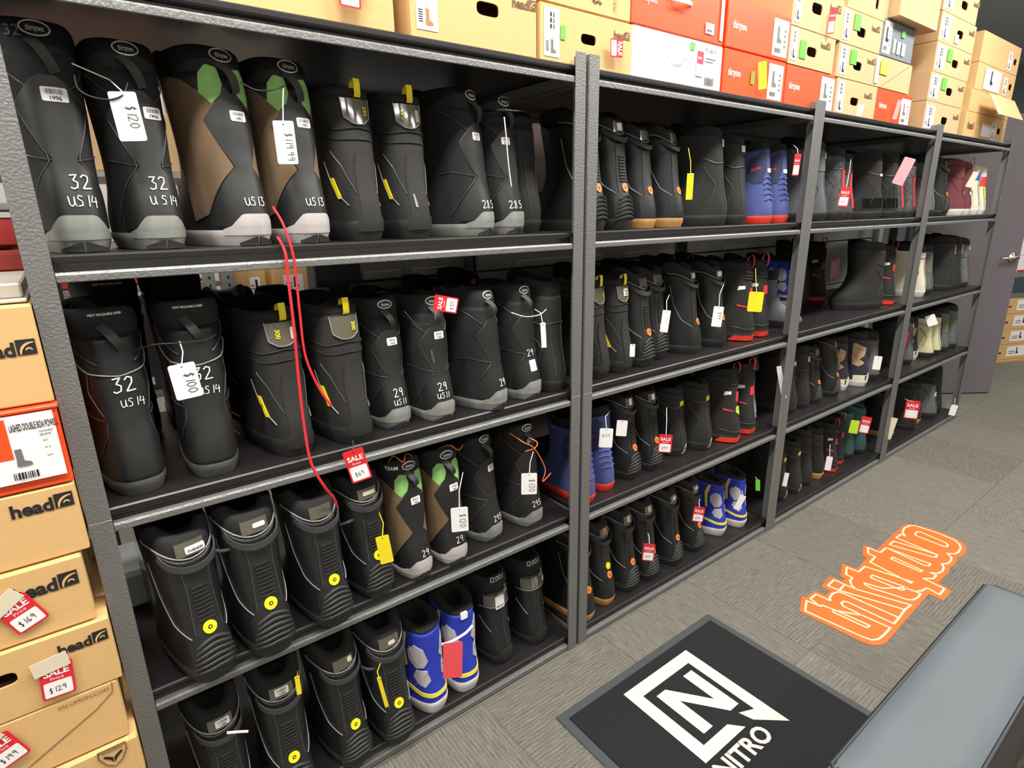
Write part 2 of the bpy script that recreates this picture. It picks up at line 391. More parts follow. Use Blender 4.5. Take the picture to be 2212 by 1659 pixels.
    KINDS[key] = K; return K
def addp(K, name, mb, parent=None, label=None, smooth=True): K.parts.append((name, mb.mesh(name, smooth, 40), parent, label))
def pull_loop(K, material, z=None, h=.03, w=.014, out=.008, x=0.0):
    S = K.S; z = z or K.H; mb = MB(); a = S.p(x, z - .012, .002); b = S.p(x, z + h * .5, .002)
    top = b + Vector((0, -.004, h)); pts = [a, a + Vector((0, -out * .5, h * .3)), b + Vector((0, -out, h * .35)), top, b + Vector((0, .010, h * .7)), b + Vector((0, .014, 0))]
    mb.strip(pts, w, (1, 0, 0), material, .0015); addp(K, 'pull_loop', mb)
def webbing_tab(K, z0, z1, x0=-.012, x1=.014, w=.016):
    S = K.S; mb = MB(); P = []
    for k in range(9):
        t = k / 8; P.append(S.p(x0 + (x1 - x0) * t, z0 + (z1 - z0) * t, .003 + .016 * math.sin(PI * t)))
    mb.strip(P, w, (1, 0, .3), WEB, .0015); addp(K, 'pull_loop', mb)
def oval_logo(K, z, word='thirtytwo', sx=.5, w=.021, h=.0115):
    S = K.S; mb = MB(); patch(mb, S, ell(0, z, w, h), WINK, .0028, .0025, 8); patch(mb, S, ell(0, z, w - .0022, h - .0022), INK, .0034, .0025, 8)
    addp(K, 'logo_patch', mb, None, 'white oval logo patch', False)
    mb = MB(); onsurf(mb, S, ftext(word, .006), 0, z - .0045, .0125, WINK, .0042, 0, sx); addp(K, 'logo_lettering', mb, 'logo_patch', None, False)
ZZL = [(-.020, .262), (-.030, .25), (-.056, .222), (-.018, .142), (-.082, .078), (-.11, .05)]
def mir(P): return [(-a, z) for a, z in P]
def t32(key, brown=False, sole=SOLG, plain=False):
    def ex(K):
        S = K.S
        spine = [(-.012, .268), (-.020, .262), (-.030, .25), (-.054, .222), (-.016, .142), (-.075, .078), (-.085, .036), (.085, .036), (.075, .078), (.016, .142), (.054, .222), (.030, .25), (.020, .262), (.012, .268)]
        if plain: spine = [(-.03, .225), (-.042, .205), (-.035, .13), (-.06, .08), (-.07, .036), (.07, .036), (.06, .08), (.035, .13), (.042, .205), (.03, .225)]
        if brown:
            for g in (1, -1):
                mb = MB()
                for P in ([(-.028, .252), (-.054, .222), (-.05, .213), (-.155, .213), (-.155, .30), (-.13, .303), (-.085, .292), (-.05, .27)], [(-.05, .2132), (-.018, .142), (-.155, .142), (-.155, .2132)], [(-.018, .1422), (-.078, .082), (-.10, .058), (-.15, .046), (-.15, .1422)]):
                    patch(mb, S, [(a * g, z) for a, z in P], BRN, .0020, .006, 20)
                addp(K, 'side_panel', mb, None, 'brown suede side panel')
            for g in (1, -1):
                mb = MB(); patch(mb, S, [(a * g, z) for a, z in [(-.052, .268), (-.046, .30), (-.03, .318), (-.014, .312), (-.010, .285), (-.017, .266), (-.034, .25)]], GRN, .0022, .006, 6); addp(K, 'back_panel', mb, None, 'green fabric back panel')
        mb = MB()
        if plain: patch(mb, S, spine, RUB, .0026, .006, 12)
        else:
            patch(mb, S, [p for p in spine if p[1] >= .142], RUB, .0026, .006, 12); patch(mb, S, [p for p in spine if p[1] <= .142], RUB, .0026, .006, 12)
        addp(K, 'heel_spine', mb)
        mb = MB()
        if not brown:
            for g in (1, -1):
                piping(mb, S, [(a * g, z) for a, z in (ZZL if not plain else [(-.05, .24), (-.06, .2), (-.036, .15), (-.04, .12), (-.075, .08)])], .0011, PIP, .0015)
                piping(mb, S, [(a * g, z) for a, z in [(-.11, .30), (-.075, .285), (-.045, .262), (-.03, .25)]], .0011, PIP)
                piping(mb, S, [(a * g, z) for a, z in [(-.016, .142), (-.085, .155), (-.13, .15)]], .0008, PIP)
            if plain: piping(mb, S, [(-.09, .265), (-.05, .236), (0, .226), (.05, .236), (.09, .265)], .0013, PIPL)
            addp(K, 'piping', mb)
        if not plain:                        # peaked heel counter of the sole
            patch(K.solemb, S, [(-.066, .02), (-.066, .031), (-.046, .037), (-.026, .056), (-.020, .058), (.020, .058), (.026, .056), (.046, .037), (.066, .031), (.066, .02)], sole, .0042, .003, 10)
            for g in (1, -1): patch(K.solemb, S, [(g * .002, .016), (g * .004, .017), (g * .035, .006), (g * .035, .001), (g * .002, .001)], SOLB, .0036, .002, 4)
        oval_logo(K, K.H + .032) if not plain else None
        if plain:
            mb = MB(); onsurf(mb, S, ftext('HEAT MOLDABLE LINER', .02), 0, K.H + .035, .006, WINK, .002, 0, .8); addp(K, 'lettering', mb, None, None, False)
        webbing_tab(K, K.H + .018, K.H - .03)
    kind(key, FAB if not (plain or brown) else LEA if plain else RUB, sole, FAB, H=.302, side=.004, cuffh=.04, cuffback=.052, bulge=1.03, extra=ex, soleh=.029, lean=.12)
t32('smooth'); t32('brown', True, SOLL); t32('plain', False, SOLC, True)
def sal(key, digits, ds=.014):
    def ex(K):
        S = K.S; mb = MB(); patch(mb, S, [(-.034, .296), (-.030, .258), (-.014, .246), (.014, .246), (.030, .258), (.034, .296)], CLR, .003, .005, 8); addp(K, 'clear_badge', mb, None, 'clear glossy plastic badge')
        mb = MB(); onsurf(mb, S, ftext(digits, .02), ds, .272, .0135, YEL, .0045, -PI / 2, 1); addp(K, 'size_digits', mb, 'clear_badge', 'yellow digits', False)
        mb = MB(); patch(mb, S, [(-.024, .02), (-.022, .15), (-.016, .185), (0, .195), (.016, .185), (.022, .15), (.024, .02)], SUE, .003, .006, 8); addp(K, 'heel_spine', mb)
        mb = MB(); piping(mb, S, [(-.1, .243), (-.05, .232), (0, .238), (.05, .232), (.1, .243)], .0016, SUE); piping(mb, S, [(-.1, .226), (-.05, .212), (0, .214), (.05, .212), (.1, .226)], .0012, SUE)
        for g in (1, -1):
            piping(mb, S, [(g * .075, .19), (g * .05, .16), (g * .026, .1)], .0012, PIP); piping(mb, S, [(g * .105, .17), (g * .085, .11), (g * .05, .075)], .0012, PIPL)
            piping(mb, S, [(g * .034, .298), (g * .031, .258), (g * .014, .246), (0, .244)], .0011, PIPL, .003)
        addp(K, 'piping', mb)
        mb = MB(); patch(mb, S, [(-.092, .135), (-.078, .09), (-.066, .09), (-.080, .135)], YEL, .0025, .006, 3); addp(K, 'side_tab', mb, None, 'yellow side tab')
        pull_loop(K, YEL, .312, .016, .015, .006, .006)
        patch(K.solemb, S, [(-.032, .02), (-.034, .044), (-.024, .054), (.024, .054), (.034, .044), (.032, .02)], SOLB, .004, .004, 8)
    kind(key, SUE, SOLB, FAB, H=.30, cuffh=.026, cuffback=.024, extra=ex, soleh=.042, lean=.10, thick=.12)
sal('badge295', '295'); sal('badge300', '300'); sal('badge300_left', '300', -.016); sal('badge295_left', '295', -.02); sal('badge280', '280')
def rib(key, dot=YEL, sole=SOLB, ribs=True, H=.262, pip=PIPL):
    def ex(K):
        S = K.S; mb = MB(); patch(mb, S, [(-.05, .03), (-.047, .085), (-.026, .105), (-.021, .2), (-.026, .248), (.026, .248), (.021, .2), (.026, .105), (.047, .085), (.05, .03)], RUB, .002, .007, 10)
        if ribs:
            for k in range(9): z = .133 + k * .0085; patch(mb, S, [(-.016, z), (-.015, z + .0042), (.015, z + .0042), (.016, z)], SOLB, .0058, .003, 4)
            for k in range(6):
                z = .036 + k * .0115; h = .046 - k * .0035
                P = [S.p(a * h, z - .012 * (a * a) , .0035) for a in [i / 6 for i in range(-6, 7)]]; mb.tube(P, .0046, SOLB, 6)
        addp(K, 'heel_spine', mb)
        if dot:
            mb = MB(); patch(mb, S, ell(0, .116, .0125, .0125), dot, .005, .0025, 8); addp(K, 'round_badge', mb, None, 'round coloured badge', False)
            mb = MB(); patch(mb, S, ell(0, .116, .0042, .0042), INK, .0056, .0015, 5, False); patch(mb, S, ell(0, .116, .002, .002), dot, .0061, .0012, 4, False); addp(K, 'badge_mark', mb, 'round_badge', None, False)
        mb = MB()
        for g in (1, -1):
            piping(mb, S, [(g * .105, .25), (g * .095, .18), (g * .07, .125), (g * .035, .10)], .0011, pip)
            piping(mb, S, [(g * .026, .245), (g * .022, .2), (g * .026, .108)], .0009, PIP)
        NT = 30                                # piped rim of the shell
        P = [S.p(a, K.ztop(a / .058) , .001) for a in np.linspace(-.11, .11, 23)]; mb.tube(P, .0016, pip, 6)
        addp(K, 'piping', mb)
        mb = MB(); patch(mb, S, [(-.026, .268), (-.026, .296), (.026, .296), (.026, .268)], CLR, .002, .004, 6); addp(K, 'clear_badge', mb, None, 'clear glossy plastic badge')
        mb = MB(); P = []
        for k in range(13):
            a = -.06 + .12 * k / 12; P.append(S.p(a, .262 - .018 * (1 - (a / .06) ** 2) + .012 * (a / .06) ** 2, .003 + .010 * (1 - (a / .06) ** 2)))
        mb.strip(P, .013, (0, 0, 1), WEB, .0025); addp(K, 'pull_loop', mb)
    kind(key, LEA, sole, FAB, H=H, side=.03, cuffh=.045, cuffback=.05, extra=ex, soleh=.03, lean=.14, thick=.14)
rib('ribbed_yellow', YEL); rib('ribbed_orange', ORG); rib('gum_orange', ORG, SOLM, False); rib('flat_orange', ORG, SOLB, False); rib('gum_plain', None, SOLM, False); rib('beige_plain', None, SOLT, False)
def skate(key, main=BLU, sole=SOLW, pat=GRY, stripe=YELM):
    def ex(K):
        S = K.S
        for g in (1, -1):
            for P in ([(.030, .138), (.018, .155), (.028, .190), (.050, .205), (.072, .185), (.070, .158), (.050, .134)], [(.024, .128), (.052, .128), (.064, .108), (.054, .090), (.036, .082), (.018, .10)]):
                mb = MB(); patch(mb, S, [(g * a, z) for a, z in P], pat, .0025, .004, 6)
                c_ = P[4] if P[0][0] > .028 else P[4]
                for k in range(3): piping(mb, S, [(g * (P[-1][0] * .5 + P[0][0] * .5), P[0][1]), (g * (P[2][0] + (P[4][0] - P[2][0]) * (k + .5) / 3), P[3][1] * .97)], .0007, pat, .0028, 6)
                addp(K, 'grey_panel', mb, None, 'pale grey quilted panel')
        mb = MB(); band(mb, S, [(-.15, .092), (-.11, .078), (-.05, .061), (0, .057), (.05, .061), (.11, .078), (.15, .092)], .0105, stripe); addp(K, 'stripe', mb, None, 'yellow stripe')
        for g in (1, -1):
            mb = MB(); patch(mb, S, [(g * a, z) for a, z in [(.082, .13), (.09, .13), (.095, .2), (.082, .235), (.07, .235), (.084, .19)]], stripe, .0022, .006, 3); addp(K, 'side_stripe', mb, None, 'yellow stripe')
    kind(key, main, sole, LIN, H=.232, side=.012, cuffh=.02, cuffback=.014, prof=SHORT, lean=.07, soleh=.036, thick=.16, extra=ex)
skate('blue_skate')
def navy(key):
    def ex(K):
        S = K.S
        for g in (1, -1):
            mb = MB(); patch(mb, S, [(g * a, z) for a, z in [(.042, .15), (.026, .20), (.022, .25), (.04, .27), (.09, .235), (.10, .16), (.07, .145)]], NAVD, .0015, .006, 6); addp(K, 'side_panel', mb, None, 'darker navy side panel')
        mb = MB()
        for k in range(5):
            z = .085 + k * .02; P = [S.p(.02 + a * .02, z + .006 * math.cos(a * 1.5), .001) for a in [i / 4 for i in range(-4, 5)]]; mb.tube(P, .003, NAV, 6)
            P = [S.p(-.02 + a * .02, z + .006 * math.cos(a * 1.5), .001) for a in [i / 4 for i in range(-4, 5)]]; mb.tube(P, .003, NAV, 6)
        addp(K, 'ribs', mb)
        mb = MB(); patch(mb, S, [(-.016, .188), (-.016, .203), (.016, .203), (.016, .188)], WHT, .003, .004, 4); addp(K, 'logo_patch', mb, None, 'small white woven label', False)
        mb = MB(); onsurf(mb, S, ftext('SNOW', .02), -.066, .196, .014, RED, .0035, .2, .8); addp(K, 'lettering', mb, None, 'red lettering', False)
    kind(key, NAV, SOLR, LIN, H=.275, side=-.01, cuffh=.035, cuffback=.03, lean=.11, soleh=.028, extra=ex)
navy('navy')
def redtab(key, col=RED):
    def ex(K):
        S = K.S; pull_loop(K, col, .30, .026, .012, .012)
        mb = MB(); patch(mb, S, [(-.017, .175), (-.017, .21), (.017, .21), (.017, .175)], col, .003, .005, 4); addp(K, 'heel_patch', mb, None, 'red heel patch')
        mb = MB(); patch(mb, S, [(-.075, .143), (-.075, .149), (-.035, .141), (-.035, .135)], col, .002, .004, 4); addp(K, 'side_trim', mb); mb = MB(); patch(mb, S, [(-.075, .205), (-.07, .222), (-.045, .222), (-.045, .21)], WHT, .002, .004, 4); addp(K, 'side_label', mb)
        mb = MB()
        for k in range(3): piping(mb, S, [(-.05, .25 + k * .012), (0, .244 + k * .012), (.05, .25 + k * .012)], .003, SUE)
        addp(K, 'ribs', mb); mb = MB(); piping(mb, S, [(-.1, .06), (-.05, .05), (.05, .05), (.1, .06)], .0012, PIP); addp(K, 'piping', mb)
        patch(K.solemb, S, [(-.11, .004), (-.09, .024), (-.04, .014), (.04, .014), (.09, .024), (.11, .004)], SOLR, .0045, .004, 10)
    kind(key, SUE, SOLB, FAB, H=.28, cuffh=.04, cuffback=.035, extra=ex, lean=.09, soleh=.032)
redtab('red_tab')
def work(key):
    def ex(K):
        S = K.S; mb = MB(); patch(mb, S, [(-.06, .212), (-.06, .252), (.06, .252), (.06, .212)], CLR, .0025, .006, 10); addp(K, 'clear_badge', mb, None, 'clear glossy band')
        mb = MB(); piping(mb, S, [(-.08, .212), (0, .206), (.08, .212)], .0014, PIPL); piping(mb, S, [(0, .205), (0, .06)], .0009, PIP)
        for g in (1, -1): piping(mb, S, [(g * .085, .17), (g * .045, .12)], .0011, PIPL)
        addp(K, 'piping', mb); patch(K.solemb, S, [(-.05, .02), (-.034, .03), (-.026, .055), (.026, .055), (.034, .03), (.05, .02)], SOLB, .004, .004, 8)
    kind(key, LEA, SOLB, FAB, H=.262, cuffh=.05, cuffback=.05, extra=ex, lean=.09, soleh=.032)
work('band')
def simple(key, shell, sole, cuff=FAB, H=.27, trim=None, prof=TALL, pat=None, cuffh=.045, lab=None, loop=None, rect=None, collar=None):
    def ex(K):
        S = K.S; mb = MB(); piping(mb, S, [(-.1, .22), (-.05, .2), (0, .205), (.05, .2), (.1, .22)], .0014, trim or PIP)
        for g in (1, -1): piping(mb, S, [(g * .09, .19), (g * .05, .13), (g * .08, .07)], .0013, trim or PIP); piping(mb, S, [(g * .022, .2), (g * .02, .05)], .0010, trim or PIP)
        addp(K, 'piping', mb)
        if pat:
            mb = MB()
            for P, m_ in pat: mb = MB(); patch(mb, S, P, m_, .0024, .006, 6); addp(K, 'panel', mb, None, lab)
        if rect:
            mb = MB(); patch(mb, S, [(-.014, H - .03), (-.014, H - .008), (.014, H - .008), (.014, H - .03)], rect, .003, .004, 4); addp(K, 'heel_label', mb, None, None, False)
        if loop: pull_loop(K, loop, H + .02, .03, .012)
    kind(key, shell, sole, cuff, collar or LIN, H=H, side=.01, cuffh=cuffh, cuffback=cuffh * .9, prof=prof, lean=.09, extra=ex, thick=.13)
# ================================================================== the room
UW = 1.2192; PW = .0366; H = 1.829; DEP = .61
ZF = [.023, .481, .897, .1355 * 10, 1.773]      # upper edge of each front beam
ZB = [z + .028 for z in ZF]                     # upper face of each board
def carpet():
    m = bpy.data.materials.new('carpet_tiles'); m.use_nodes = True; nt = m.node_tree; b = nt.nodes['Principled BSDF']; N = nt.nodes.new; L = nt.links.new
    b.inputs['Roughness'].default_value = .95; b.inputs['Specular IOR Level'].default_value = .15
    tc = N('ShaderNodeTexCoord'); sp = N('ShaderNodeSeparateXYZ'); L(tc.outputs['Object'], sp.inputs[0])
    def mth(op, a, c=None):
        n = N('ShaderNodeMath'); n.operation = op
        for i, q in enumerate((a, c)):
            if q is None: continue
            if isinstance(q, (int, float)): n.inputs[i].default_value = q
            else: L(q, n.inputs[i])
        return n.outputs[0]
    T = .5; X = mth('DIVIDE', mth('SUBTRACT', sp.outputs['X'], .327), T); Y = mth('DIVIDE', mth('SUBTRACT', sp.outputs['Y'], -.003), T)
    par = mth('FLOORED_MODULO', mth('ADD', mth('FLOOR', X), mth('FLOOR', Y)), 2)
    def streak(sx, sy):
        mp = N('ShaderNodeMapping'); mp.inputs['Scale'].default_value = (sx, sy, 1); L(tc.outputs['Object'], mp.inputs['Vector'])
        n = N('ShaderNodeTexNoise'); n.inputs['Scale'].default_value = 1; n.inputs['Detail'].default_value = 3; n.inputs['Roughness'].default_value = .7; L(mp.outputs[0], n.inputs['Vector']); return n.outputs['Fac']
    def wv(dirn):
        n = N('ShaderNodeTexWave'); n.bands_direction = dirn; n.inputs['Scale'].default_value = 26; n.inputs['Distortion'].default_value = .6; n.inputs['Detail'].default_value = 2; n.inputs['Detail Scale'].default_value = 3
        L(tc.outputs['Object'], n.inputs['Vector']); return n.outputs['Fac']
    def mix(f, a, c):
        n = N('ShaderNodeMix'); n.data_type = 'FLOAT'; L(f, n.inputs[0]); L(a, n.inputs[2]); L(c, n.inputs[3]); return n.outputs[0]
    st = mix(par, streak(16, 230), streak(230, 16)); wa = mix(par, wv('Y'), wv('X'))
    tn = N('ShaderNodeTexWhiteNoise'); cb = N('ShaderNodeCombineXYZ'); L(mth('FLOOR', X), cb.inputs[0]); L(mth('FLOOR', Y), cb.inputs[1]); L(cb.outputs[0], tn.inputs['Vector'])
    fz = N('ShaderNodeTexNoise'); fz.inputs['Scale'].default_value = 330; L(tc.outputs['Object'], fz.inputs['Vector'])
    v = mth('ADD', mth('MULTIPLY', st, .85), mth('MULTIPLY', wa, .12)); v = mth('ADD', v, mth('MULTIPLY', fz.outputs['Fac'], .85)); v = mth('ADD', v, mth('MULTIPLY', tn.outputs['Value'], .10))
    r = N('ShaderNodeValToRGB'); L(mth('SUBTRACT', v, .44), r.inputs[0]); e = r.color_ramp.elements
    e[0].position = .15; e[0].color = lin('3f3d39'); e[1].position = .85; e[1].color = lin('8b877d')
    fx = mth('ABSOLUTE', mth('SUBTRACT', mth('FRACT', X), .5)); fy = mth('ABSOLUTE', mth('SUBTRACT', mth('FRACT', Y), .5))
    seam = mth('GREATER_THAN', mth('MAXIMUM', fx, fy), .4965)
    mc = N('ShaderNodeMix'); mc.data_type = 'RGBA'; L(mth('MULTIPLY', seam, .5), mc.inputs[0]); L(r.outputs[0], mc.inputs[6]); mc.inputs[7].default_value = lin('45423f')
    L(mc.outputs[2], b.inputs['Base Color'])
    bp = N('ShaderNodeBump'); bp.inputs['Strength'].default_value = .5; bp.inputs['Distance'].default_value = .003; L(v, bp.inputs['Height']); L(bp.outputs[0], b.inputs['Normal'])
    return m
WALLG = mat('grey_wall_panel', 'c6c9ca', .6, var=.04); CEILM = mat('ceiling_paint', 'ccd2d4', .9, var=.06, vscale=.7); WALLW = mat('off_white_wall', 'b9b6b0', .8)
TRIMW = mat('white_trim', 'e4e4e0', .4); DOORM = mat('door_paint', '6e686d', .5, bump=.1, bscale=300)
X0, X1, Y0, Y1 = -3.2, 9.6, -5.0, 3.2
mb = MB(); mb.box(X0, X1, Y0, Y1, -.1, 0, carpet()); struct('floor', mb)
mb = MB(); mb.box(X0, X1, Y0, Y1, CEIL, CEIL + .1, CEILM); struct('ceiling', mb)
mb = MB(); mb.box(X0, X1, Y0 - .1, Y0, 0, CEIL, WALLW); struct('wall_front', mb)
mb = MB(); mb.box(X0, X1, Y1, Y1 + .1, 0, CEIL, WALLW); struct('wall_rear', mb)
mb = MB(); mb.box(X0 - .1, X0, Y0, Y1, 0, CEIL, WALLW); struct('wall_left', mb)
mb = MB(); mb.box(X1, X1 + .1, Y0, Y1, 0, CEIL, mat('blue_grey_wall', '8e999f', .8)); struct('wall_right', mb)
mb = MB()
for k in range(8): mb.box(.86, 4.93, .74, .80, .02 + k * .30, .312 + k * .30, WALLG, .003)
mb.box(.86, 4.93, .76, .80, 0, 2.42, mat('panel_groove', '3c3d3e', .8)); struct('wall_back', mb)
mb = MB()
for a, c in ((.87, 1.02), (1.06, 1.21), (1.55, 2.05), (2.2, 2.6), (3.0, 3.5)): mb.box(a, c, .728, .741, 1.222, 1.250, TRIMW, .003)
struct('trim_1', mb)
mb = MB(); mb.box(4.93, 5.0, .70, .80, 0, 2.42, TRIMW, .005); struct('trim_2', mb)
# door standing open beyond the last rack
hx, hy = 5.05, .545; ang = math.atan2(.0304 - .1655, 5.7317 - 5.5524)
d = MB(); T = Matrix.Translation((hx, hy, .008)) @ Matrix.Rotation(ang, 4, 'Z')
dl = math.hypot(5.7317 - hx, .0304 - hy); d.box(0, dl, 0, .044, 0, 2.04, DOORM, .002, T)
do = struct('door_1', d)
h = MB(); hp = None
def ondoor(a, y, z): return T @ Vector((a, y, z))
hz = 1.0
# find where the handle sits on the door face
n_ = Vector((math.sin(ang), -math.cos(ang), 0)); P0 = Vector((hx, hy, 0)); r_ = ray(2186, 556); k_ = (P0 - CAM).dot(n_) / r_.dot(n_); hp = CAM + r_ * k_
ha = (hp - P0).dot(Vector((math.cos(ang), math.sin(ang), 0))); hz = hp.z - .008
disc = [ondoor(ha, -.001, hz), ondoor(ha, -.012, hz)]; h.tube(disc, .034, CHR, 20); h.tube([ondoor(ha, -.010, hz), ondoor(ha, -.05, hz)], .012, CHR, 12)
h.tube([ondoor(ha + .01, -.048, hz), ondoor(ha - .03, -.05, hz), ondoor(ha - .115, -.046, hz - .004)], [.011, .010, .007], CHR, 10); h.build('door_handle', do, True)
# ------------------------------------------------------------------ racks
def rack(x0, label, lean=0.0):
    t = thing('shelving_rack', label, 'shelving', (x0, 0, 0), 0, 'black steel racks in a row')
    for side, yy in ((0, 0), (1, 0), (0, 1), (1, 1)):
        mb = MB(); xa = 0 if side == 0 else UW - PW; ox = 0 if side == 0 else UW - .003; ya = 0 if yy == 0 else DEP - .003
        for za, zb_ in ((0, .9085), (.9095, H)):
            mb.box(xa, xa + PW, ya, ya + .003, za, zb_, STEEL, .0008)
            mb.box(ox, ox + .003, .003 if yy == 0 else DEP - .045, .045 if yy == 0 else DEP - .003, za, zb_, STEEL, .0006)
        if yy == 0: mb.box(xa + .0005, xa + PW - .0005, .0008, .0028, .9083, .9097, PIPL)
        mb.build('post', t)
    for zt, zb_ in zip(ZF, ZB):
        for yy in (0, 1):
            mb = MB(); prof = [(.004, -.016), (.003, -.0145), (.003, -.004), (.006, 0), (.034, .0005), (.036, .002), (.036, .013), (.050, .0135), (.050, .0115), (.040, .0105), (.040, -.002), (.009, -.004), (.007, -.016)]
            if zt < .1: prof = [(a, max(b, -.0225) - (.003 if b < -.01 else 0)) for a, b in prof]
            n = len(prof); vs = []
            for xx in (PW + .001, UW - PW - .001):
                for a, b in prof: vs.append((xx, a if yy == 0 else DEP - a, zt + b))
            mb.add(vs, [list(range(n))[::-1], list(range(n, 2 * n))] + [[i, (i + 1) % n, n + (i + 1) % n, n + i] for i in range(n)], STEEL); mb.build('beam', t)
        for xx in (.004, UW - .022):
            mb = MB(); mb.box(xx, xx + .018, .046, DEP - .046, zt - .012, zt + .0125, STEEL, .002); mb.build('side_beam', t)
        mb = MB(); mb.box(.006, UW - .006, .0125, DEP - .0125, zt + .014, zb_, BOARD, .003, None)
        mb.build('shelf_board', t)
    return t
RN = ['the nearest rack', 'the second rack', 'the third rack', 'the last rack']
rack(-.0, 'black steel rack nearest the camera, with large boots on four shelves')
rack(1.2315, 'black steel rack second from the left, behind the black logo mat')
rack(2.452, 'black steel rack third from the left, with shorter mixed boots')
rack(3.674, 'black steel rack farthest right, next to the grey door')
# ------------------------------------------------------------------ placing boots
def sticker(mb, S, s0, z0, w=.032, h=.019, num='', bars=True, rot=0, mt=None):
    patch(mb, S, rrect(s0 - w / 2, s0 + w / 2, z0 - h / 2, z0 + h / 2, .003, 3), mt or WHT, .0036, .003, 4)
    if bars:
        x = -w * .32
        while x < w * .32:
            b = rnd.choice((.0006, .001, .0016)); patch(mb, S, [(s0 + x, z0 + h * .02), (s0 + x, z0 + h * .36), (s0 + x + b, z0 + h * .36), (s0 + x + b, z0 + h * .02)], GINK, .0041, .01, 1, False); x += b + rnd.choice((.0008, .0014))
    if num: onsurf(mb, S, ftext(num, .01), s0, z0 - h * .4, h * .42, INK, .0042)
NB = [0]
def boot(key, x, y, lev, yaw, label, group, ex=(), s=1.0, z=None, skip=(), cat='boot', pitch=0, roll=0, zs=None):
    K = KINDS[key]; S = K.S; NB[0] += 1
    t = thing('snowboard_boot', label, cat, (x + (.008 if x < 1.13 and y < .15 and lev < 3 else 0), y - (.008 if x < 1.2 and y < .15 else 0), (ZB[lev] if z is None else z) + .0008), math.radians(yaw), group, math.radians(pitch), math.radians(roll)); t.scale = (s * (.99 if x < 1.2 else .94), s, zs or s)
    made = {}
    for nm, me, par, lab in K.parts:
        if nm in skip or par in skip: continue
        o = link(nm, me, made.get(par, t) if par else t); made[nm] = o
        if lab: o['label'] = lab
    for e in ex:
        mb = MB(); nm = {'w': 'handwriting', 't': 'lettering', 'st': 'barcode_sticker', 'lab': 'paper_label', 'p': 'patch', 'dot': 'round_badge'}[e[0]]; lb = None
        if e[0] == 'w': onsurf(mb, S, htext(e[1]), e[2], e[3], e[4], e[5] if len(e) > 5 else WINK, .0046); lb = 'handwritten white number ' + e[1].replace('$', '')
        elif e[0] == 't': onsurf(mb, S, ftext(e[1], .02), e[2], e[3], e[4], e[5], .0046, e[6] if len(e) > 6 else 0)
        elif e[0] == 'st': sticker(mb, S, e[1], e[2], num=e[3], w=e[4] if len(e) > 4 else .032, h=e[5] if len(e) > 5 else .019); lb = 'white barcode sticker'
        elif e[0] == 'lab': sticker(mb, S, e[1], e[2], e[3], e[4], '', False, mt=e[5]); lb = 'small plain sticker'
        elif e[0] == 'p': patch(mb, S, e[1], e[2], .0046, .004, 6)
        elif e[0] == 'dot': patch(mb, S, ell(e[1], e[2], .012, .012), e[3], .0055, .0025, 8)
        o = mb.build(nm, t, False)
        if lb: o['label'] = lb
    return t
SH = ['bottom shelf', 'third shelf down', 'second shelf down', 'top shelf']   # by board level 0..3
simple('tall_dark', SUE, SOLB, H=.28, cuffh=.05)
simple('grey_knit', MGR, SOLB, H=.28, cuffh=.05, rect=WHT)
simple('grey_toe', MGR, SOLB, H=.2, cuffh=.05, prof=SHORT)
simple('maroon', MAR, SOLW, MAR, H=.26, loop=MAR)
simple('retro_white', CRM, SOLW, CRM, H=.25, pat=[([(-.05, .2), (-.045, .245), (.01, .245), (.03, .2)], mat('blue_panel', '2f66b4', .6)), ([(-.105, .15), (-.105, .2), (-.06, .2), (-.06, .15)], RED)], lab='blue and red heel panels')
simple('retro_red', CRM, SOLW, CRM, H=.25, pat=[([(-.05, .17), (-.045, .225), (.03, .225), (.03, .17)], RED), ([(-.02, .1), (-.02, .16), (.05, .16), (.05, .1)], YEL)], lab='red and yellow heel panels')
simple('grey_white', LGR, SOLW, FAB, H=.25)
simple('white_back', CRM, SOLW, FAB, H=.23)
simple('cream_black', mat('blue_black', '23252f', .6), SOLW, FAB, H=.25, pat=[([(-.09, .06), (-.09, .03), (.06, .03), (.06, .075)], CRM), ([(-.075, .235), (-.02, .21), (-.03, .17), (-.055, .15), (-.03, .13), (-.06, .11), (-.09, .12), (-.09, .235)], TAN)], lab='cream and tan panels')
simple('pale_slit', mat('pale_yellow', 'c9c7a0', .7), SOLB, FAB, H=.24, prof=SHORT)
simple('camo', MGR, SOLB, FAB, H=.25, pat=[([(-.06, .12), (-.06, .2), (.0, .22), (.02, .13)], mat('olive_mesh', '59664f', .7))], lab='olive mesh panel')
simple('teal_scale', TEA, SOLB, TEA, H=.25)
simple('lime_grey', LGR, SOLW, FAB, H=.24, pat=[([(-.06, .1), (-.06, .16), (-.02, .16), (-.02, .1)], LIM)], lab='lime patch')
simple('gloss_toe', SUE, SOLB, H=.26, pat=[([(-.11, .05), (-.11, .095), (.02, .095), (.05, .05)], mat('gloss_black', '0c0c0c', .08))], lab='glossy black heel band')
simple('beige_toe', SUE, SOLB, H=.25, cuffh=.03, pat=[([(-.02, .012), (.01, .042), (.05, .042), (.06, .012)], SOLT), ([(-.016, .205), (-.016, .222), (.016, .222), (.016, .205)], YEL)], lab='beige heel bumper and yellow label', collar=LGR)
simple('gum_low', LEA, SOLM, H=.25, cuffh=.04)
simple('speckled', mat('speckle', '4a4a4c', .7, var=.5, vscale=60), SOLB, H=.25, pat=[([(-.012, .05), (-.012, .2), (.02, .2), (.02, .05)], mat('red_stripe', 'd0343a', .6))], lab='red heel stripe')
g = lambda r, l: 'boots on the %s of %s' % (SH[l], RN[r])
